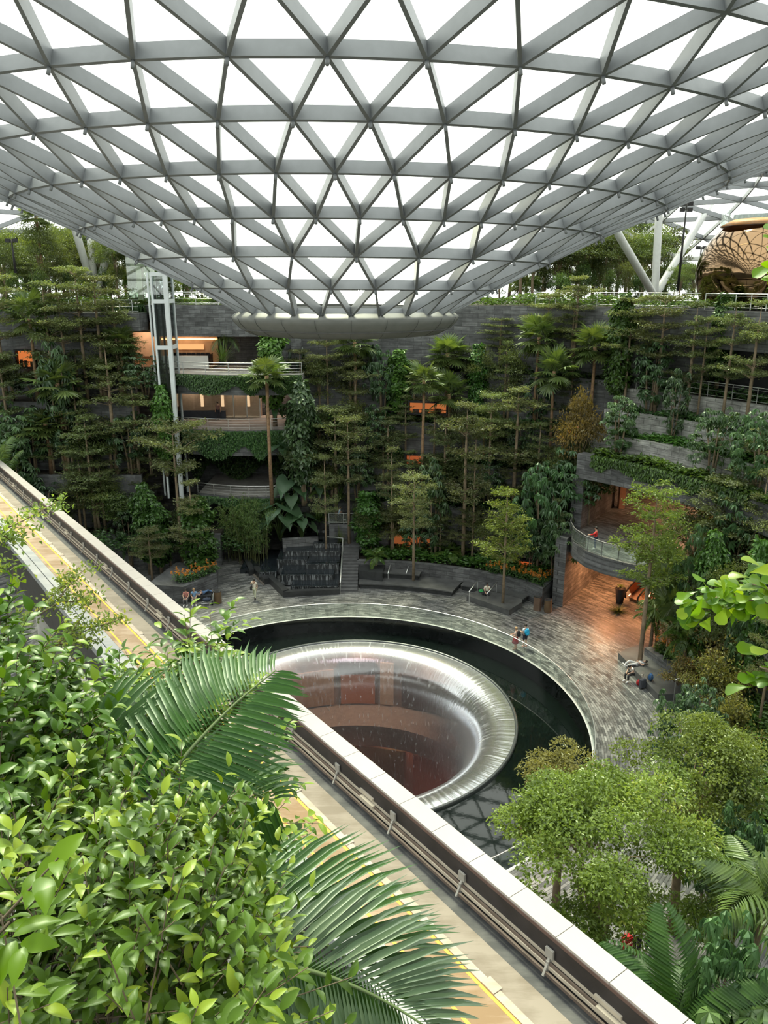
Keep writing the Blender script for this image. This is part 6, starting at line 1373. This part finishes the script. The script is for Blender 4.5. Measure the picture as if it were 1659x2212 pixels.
person(q,R(115),'person in white shirt and black trousers sitting bowed on the granite platform edge',pose(SIT,chest=(0,.12,.46),neck=(0,.22,.56),hb=(0,.28,.59),hm=(0,.33,.61),ht=(0,.36,.68),nose=(0,.40,.55),shl=(-.17,.17,.50),shr=(.17,.17,.50)),(.75,.72,.68),(.02,.02,.022),shoes=(.8,.8,.8))
q=Vector((*atz(1374,1436,.46).xy,.46))
LIE=pose(SIT,hip=(0,0,.11),spine=(0,-.18,.11),chest=(0,-.40,.12),neck=(0,-.54,.13),hb=(0,-.60,.13),hm=(0,-.67,.13),ht=(0,-.76,.12),nose=(0,-.66,.25),shl=(-.17,-.46,.10),shr=(.17,-.46,.10),ell=(-.30,-.28,.07),elr=(.30,-.28,.07),wrl=(-.12,-.12,.22),wrr=(.12,-.12,.22),hil=(-.09,.08,.10),hir=(.09,.08,.10),knl=(-.11,.46,.14),knr=(.12,.44,.30),anl=(-.12,.86,.07),anr=(.12,.78,.07),tol=(-.13,.92,.20),tor=(.13,.90,.18))
person(q,R(105),'person in grey lying on the granite platform with white shoes',LIE,(.42,.42,.45),(.45,.46,.48),shoes=(.85,.85,.85))
def suitcase(loc,rz,label,col,h=.62):
    e=empty('suitcase',loc,rz,label,'suitcase'); m=cloth('case_shell',col); w_=.42;d=.26
    bm=bmesh.new(); bmesh.ops.create_cube(bm,size=1); bmesh.ops.scale(bm,vec=(w_,d,h),verts=bm.verts); bmesh.ops.bevel(bm,geom=bm.edges[:],offset=.045,segments=3,affect='EDGES'); bmesh.ops.translate(bm,vec=(0,0,h/2+.05),verts=bm.verts); me=bpy.data.meshes.new('shell'); bm.to_mesh(me); bm.free(); me.materials.append(m); link('shell',me,e)
    b=MB(); b.tube([(-.09,.08,h),(-.09,.08,h+.32),(.09,.08,h+.32),(.09,.08,h)],.012,6); b.build('handle',M['alum'],e)
    for sx in(-.16,.16):
        for sy in(-.08,.08): b=MB(); b.tube([(sx-.012,sy,.03),(sx+.012,sy,.03)],.03,10); b.build('wheel',M['dark'],e)
suitcase(tuple(atz(1387,1487,0)),R(25),'dark grey suitcase standing beside the seated person in white',(.05,.055,.07))
e=empty('red_bag',tuple(atz(1379,1478,0)+Vector((-.05,-.15,.0))),label='small red bag leaning on the dark grey suitcase',cat='bag'); b=MB(); b.ball((0,0,.2),(.16,.1,.2),10,8); b.build('body',cloth('red_cloth',(.4,.02,.025)),e); b=MB(); b.tube([(-.06,0,.36),(0,0,.46),(.06,0,.36)],.012,6); b.build('handle',cloth('red_cloth',(.3,.02,.02)),e)
backpack(tuple(Vector((*atz(1405,1470,.46).xy,.46))),R(140),'blue backpack with white strap lying on the granite platform',(.03,.10,.25),1.0)
q=Vector((*atz(1052,1281,.5).xy,.5)); person(q,R(170),'person in cream shirt sitting on the curved bench with a suitcase',SIT,(.75,.70,.58),(.02,.02,.025),shoes=(.05,.05,.05))
suitcase(tuple(atz(1046,1296,0)),R(10),'black suitcase in front of the bench traveller',(.02,.02,.025))
e=empty('green_cushion',tuple(Vector((*atz(1040,1278,.5).xy,.5))),label='green neck pillow on the bench beside the suitcase traveller',cat='pillow'); b=MB(); b.tube([(.16*math.cos(t),.16*math.sin(t),.07) for t in np.linspace(.6,5.7,14)],.07,8); b.build('pillow',cloth('green_cloth',(.04,.35,.10)),e)
tb_=empty('side_table',(-3.4,66.1,3.6),label='small dark table on the stair landing',cat='table'); b=MB(); b.box((0,0,.72),(.8,.6,.05)); b.build('tabletop',M['darkstone'],tb_)
for sx in(-.35,.35):
    for sy in(-.25,.25): b=MB(); b.bar((sx,sy,0),(sx,sy,.7),.04); b.build('leg',M['dark'],tb_)
st_=empty('stool',(-4.05,66.1,3.6),label='dark stool under the person in blue on the landing',cat='stool'); b=MB(); b.box((0,0,.43),(.4,.4,.05)); b.build('seat',M['dark'],st_)
for sx in(-.16,.16):
    for sy in(-.16,.16): b=MB(); b.bar((sx,sy,0),(sx,sy,.42),.035); b.build('leg',M['dark'],st_)
person((-4.05,66.1,4.06),R(-90),'person in pale blue shirt sitting at the table on the stair landing',SIT,(.45,.60,.78),(.03,.03,.04))
q=Vector((*atz(420,1293,.46).xy,.46)); person(q,R(190),'person in blue denim shirt sitting on the bench beyond the parapet',SIT,(.18,.32,.52),(.30,.27,.24),hair=HAIRB)
q=Vector((*atz(428,1287,.46).xy,.46))+Vector((.25,.35,0)); person(q,R(-60),'person in jeans reclining on the bench beyond the parapet',LIE,(.10,.12,.16),(.08,.15,.28),shoes=(.1,.1,.1))
q=Vector((*atz(403,1294,.46).xy,.46)); person(q,R(180),'person in pinkish top at the left end of the bench beyond the parapet',SIT,(.50,.20,.17),(.12,.12,.13))
q=atz(449,1305,0); e=empty('luggage_trolley',tuple(q),R(100),'steel luggage trolley with dark bag beside the bench','trolley')
b=MB(); b.tube([(-.28,-.4,.18),(.28,-.4,.18),(.22,.45,.14),(-.22,.45,.14),(-.28,-.4,.18)],.02,6); b.build('base',M['alum'],e); b=MB(); b.tube([(-.28,-.4,.18),(-.3,-.5,1.0),(.3,-.5,1.0),(.28,-.4,.18)],.022,6); b.build('handle',M['alum'],e); b=MB(); b.box((0,-.38,.62),(.5,.05,.3)); b.build('basket',M['alum'],e)
for x,y in ((-.25,-.35),(.25,-.35),(0,.42)): b=MB(); b.tube([(x-.02,y,.08),(x+.02,y,.08)],.08,12); b.build('wheel',M['dark'],e)
e2=empty('travel_bag',(q.x,q.y,.2),R(100),'dark travel bag lying on the luggage trolley','bag'); b=MB(); b.ball((0,.05,.2),(.2,.34,.19),12,8); b.build('body',cloth('navy_cloth',(.03,.04,.07)),e2); b=MB(); b.tube([(-.06,-.1,.38),(0,.05,.45),(-.06,.2,.38)],.014,6); b.build('handle',M['dark'],e2)
q=aty(470,872,73.2); person((q.x,73.2,Z3),R(180),'distant person standing on the middle balcony before the lit panels',STAND,(.35,.18,.16),(.05,.05,.07))
# under the big tree at the lower right
q=atz(1352,2055,0); suitcase((q.x,q.y,0),.4,'bright red suitcase glimpsed under the big bright tree',(.6,.02,.03),.7)
q=atz(1400,2055,0); person((q.x,q.y,0),R(200),'person in yellow safety vest half hidden under the big bright tree',STAND,(.55,.75,.02),(.04,.05,.08))
q=atz(1374,2060,0); person((q.x,q.y,0),R(120),'person in white shirt bending under the big bright tree',pose(STAND,chest=(0,.22,1.22),neck=(0,.36,1.28),hb=(0,.42,1.30),hm=(0,.48,1.33),ht=(0,.55,1.38),nose=(0,.55,1.25),shl=(-.17,.28,1.27),shr=(.17,.28,1.27),ell=(-.2,.38,1.02),elr=(.2,.38,1.02),wrl=(-.12,.55,.86),wrr=(.12,.55,.86)),(.7,.7,.7),(.04,.04,.05))
# ================================================================ light and render settings
w=bpy.data.worlds.new('world'); sc.world=w; w.use_nodes=True; nt=w.node_tree; nt.nodes.clear()
out=N(nt.nodes,'ShaderNodeOutputWorld'); bg=N(nt.nodes,'ShaderNodeBackground',Strength=4.3); bg.inputs[0].default_value=(1.05,.955,.99,1); nt.links.new(bg.outputs[0],out.inputs[0])
sl=bpy.data.lights.new('sun','SUN'); sl.energy=12.0; sl.angle=R(14); sl.color=(1,.86,.66); so=bpy.data.objects.new('sun',sl); COL.objects.link(so)
d=Vector((-.4,1,1.75)).normalized()   # towards the sun
so.rotation_euler=d.to_track_quat('Z','Y').to_euler()
def area(name,loc,size,energy,col,rot=(0,0,0)):
    l=bpy.data.lights.new(name,'AREA'); l.energy=energy; l.size=size; l.color=col; o=bpy.data.objects.new(name,l); COL.objects.link(o); o.location=loc; o.rotation_euler=rot; return o
for x,y in ((18,57),(22.5,61),(26,54),(31,57)): area('soffit_lamp',(x,y,4.15),1.5,420,(1,.40,.15))
for x,y,z in ((25,62,10),(31,58,10)): area('deck_lamp',(x,y,z),1.5,300,(1,.5,.24))
for a in (60,90,120,30): p=polar(R(a),11.3,-1.8,LC); area('basement_lamp',p,1.5,160,(1,.6,.38))
for a in (45,75,105): p=polar(R(a),9.9,-9.7,LC); area('basement_lamp',p,1.5,70,(1,.35,.2))
for p in rest_lamps: area('restaurant_lamp',p,1.2,70,(1,.72,.5))
for x in (-19,-14.5,-11): area('gallery_lamp',(x,74.9,Z3+3.4),.8,60,(1,.7,.5))
cy=sc.cycles
cy.max_bounces=7; cy.diffuse_bounces=3; cy.glossy_bounces=3; cy.transmission_bounces=4; cy.transparent_max_bounces=12
cy.use_adaptive_sampling=True; cy.adaptive_threshold=.03; cy.adaptive_min_samples=12; cy.use_denoising=True; cy.caustics_reflective=False; cy.caustics_refractive=False; cy.sample_clamp_indirect=4
try: cy.denoiser='OPENIMAGEDENOISE'
except Exception: pass
vs_=sc.view_settings; vs_.view_transform='Standard'; vs_.look='None'; vs_.exposure=.4; vs_.gamma=1.; vs_.use_curve_mapping=False
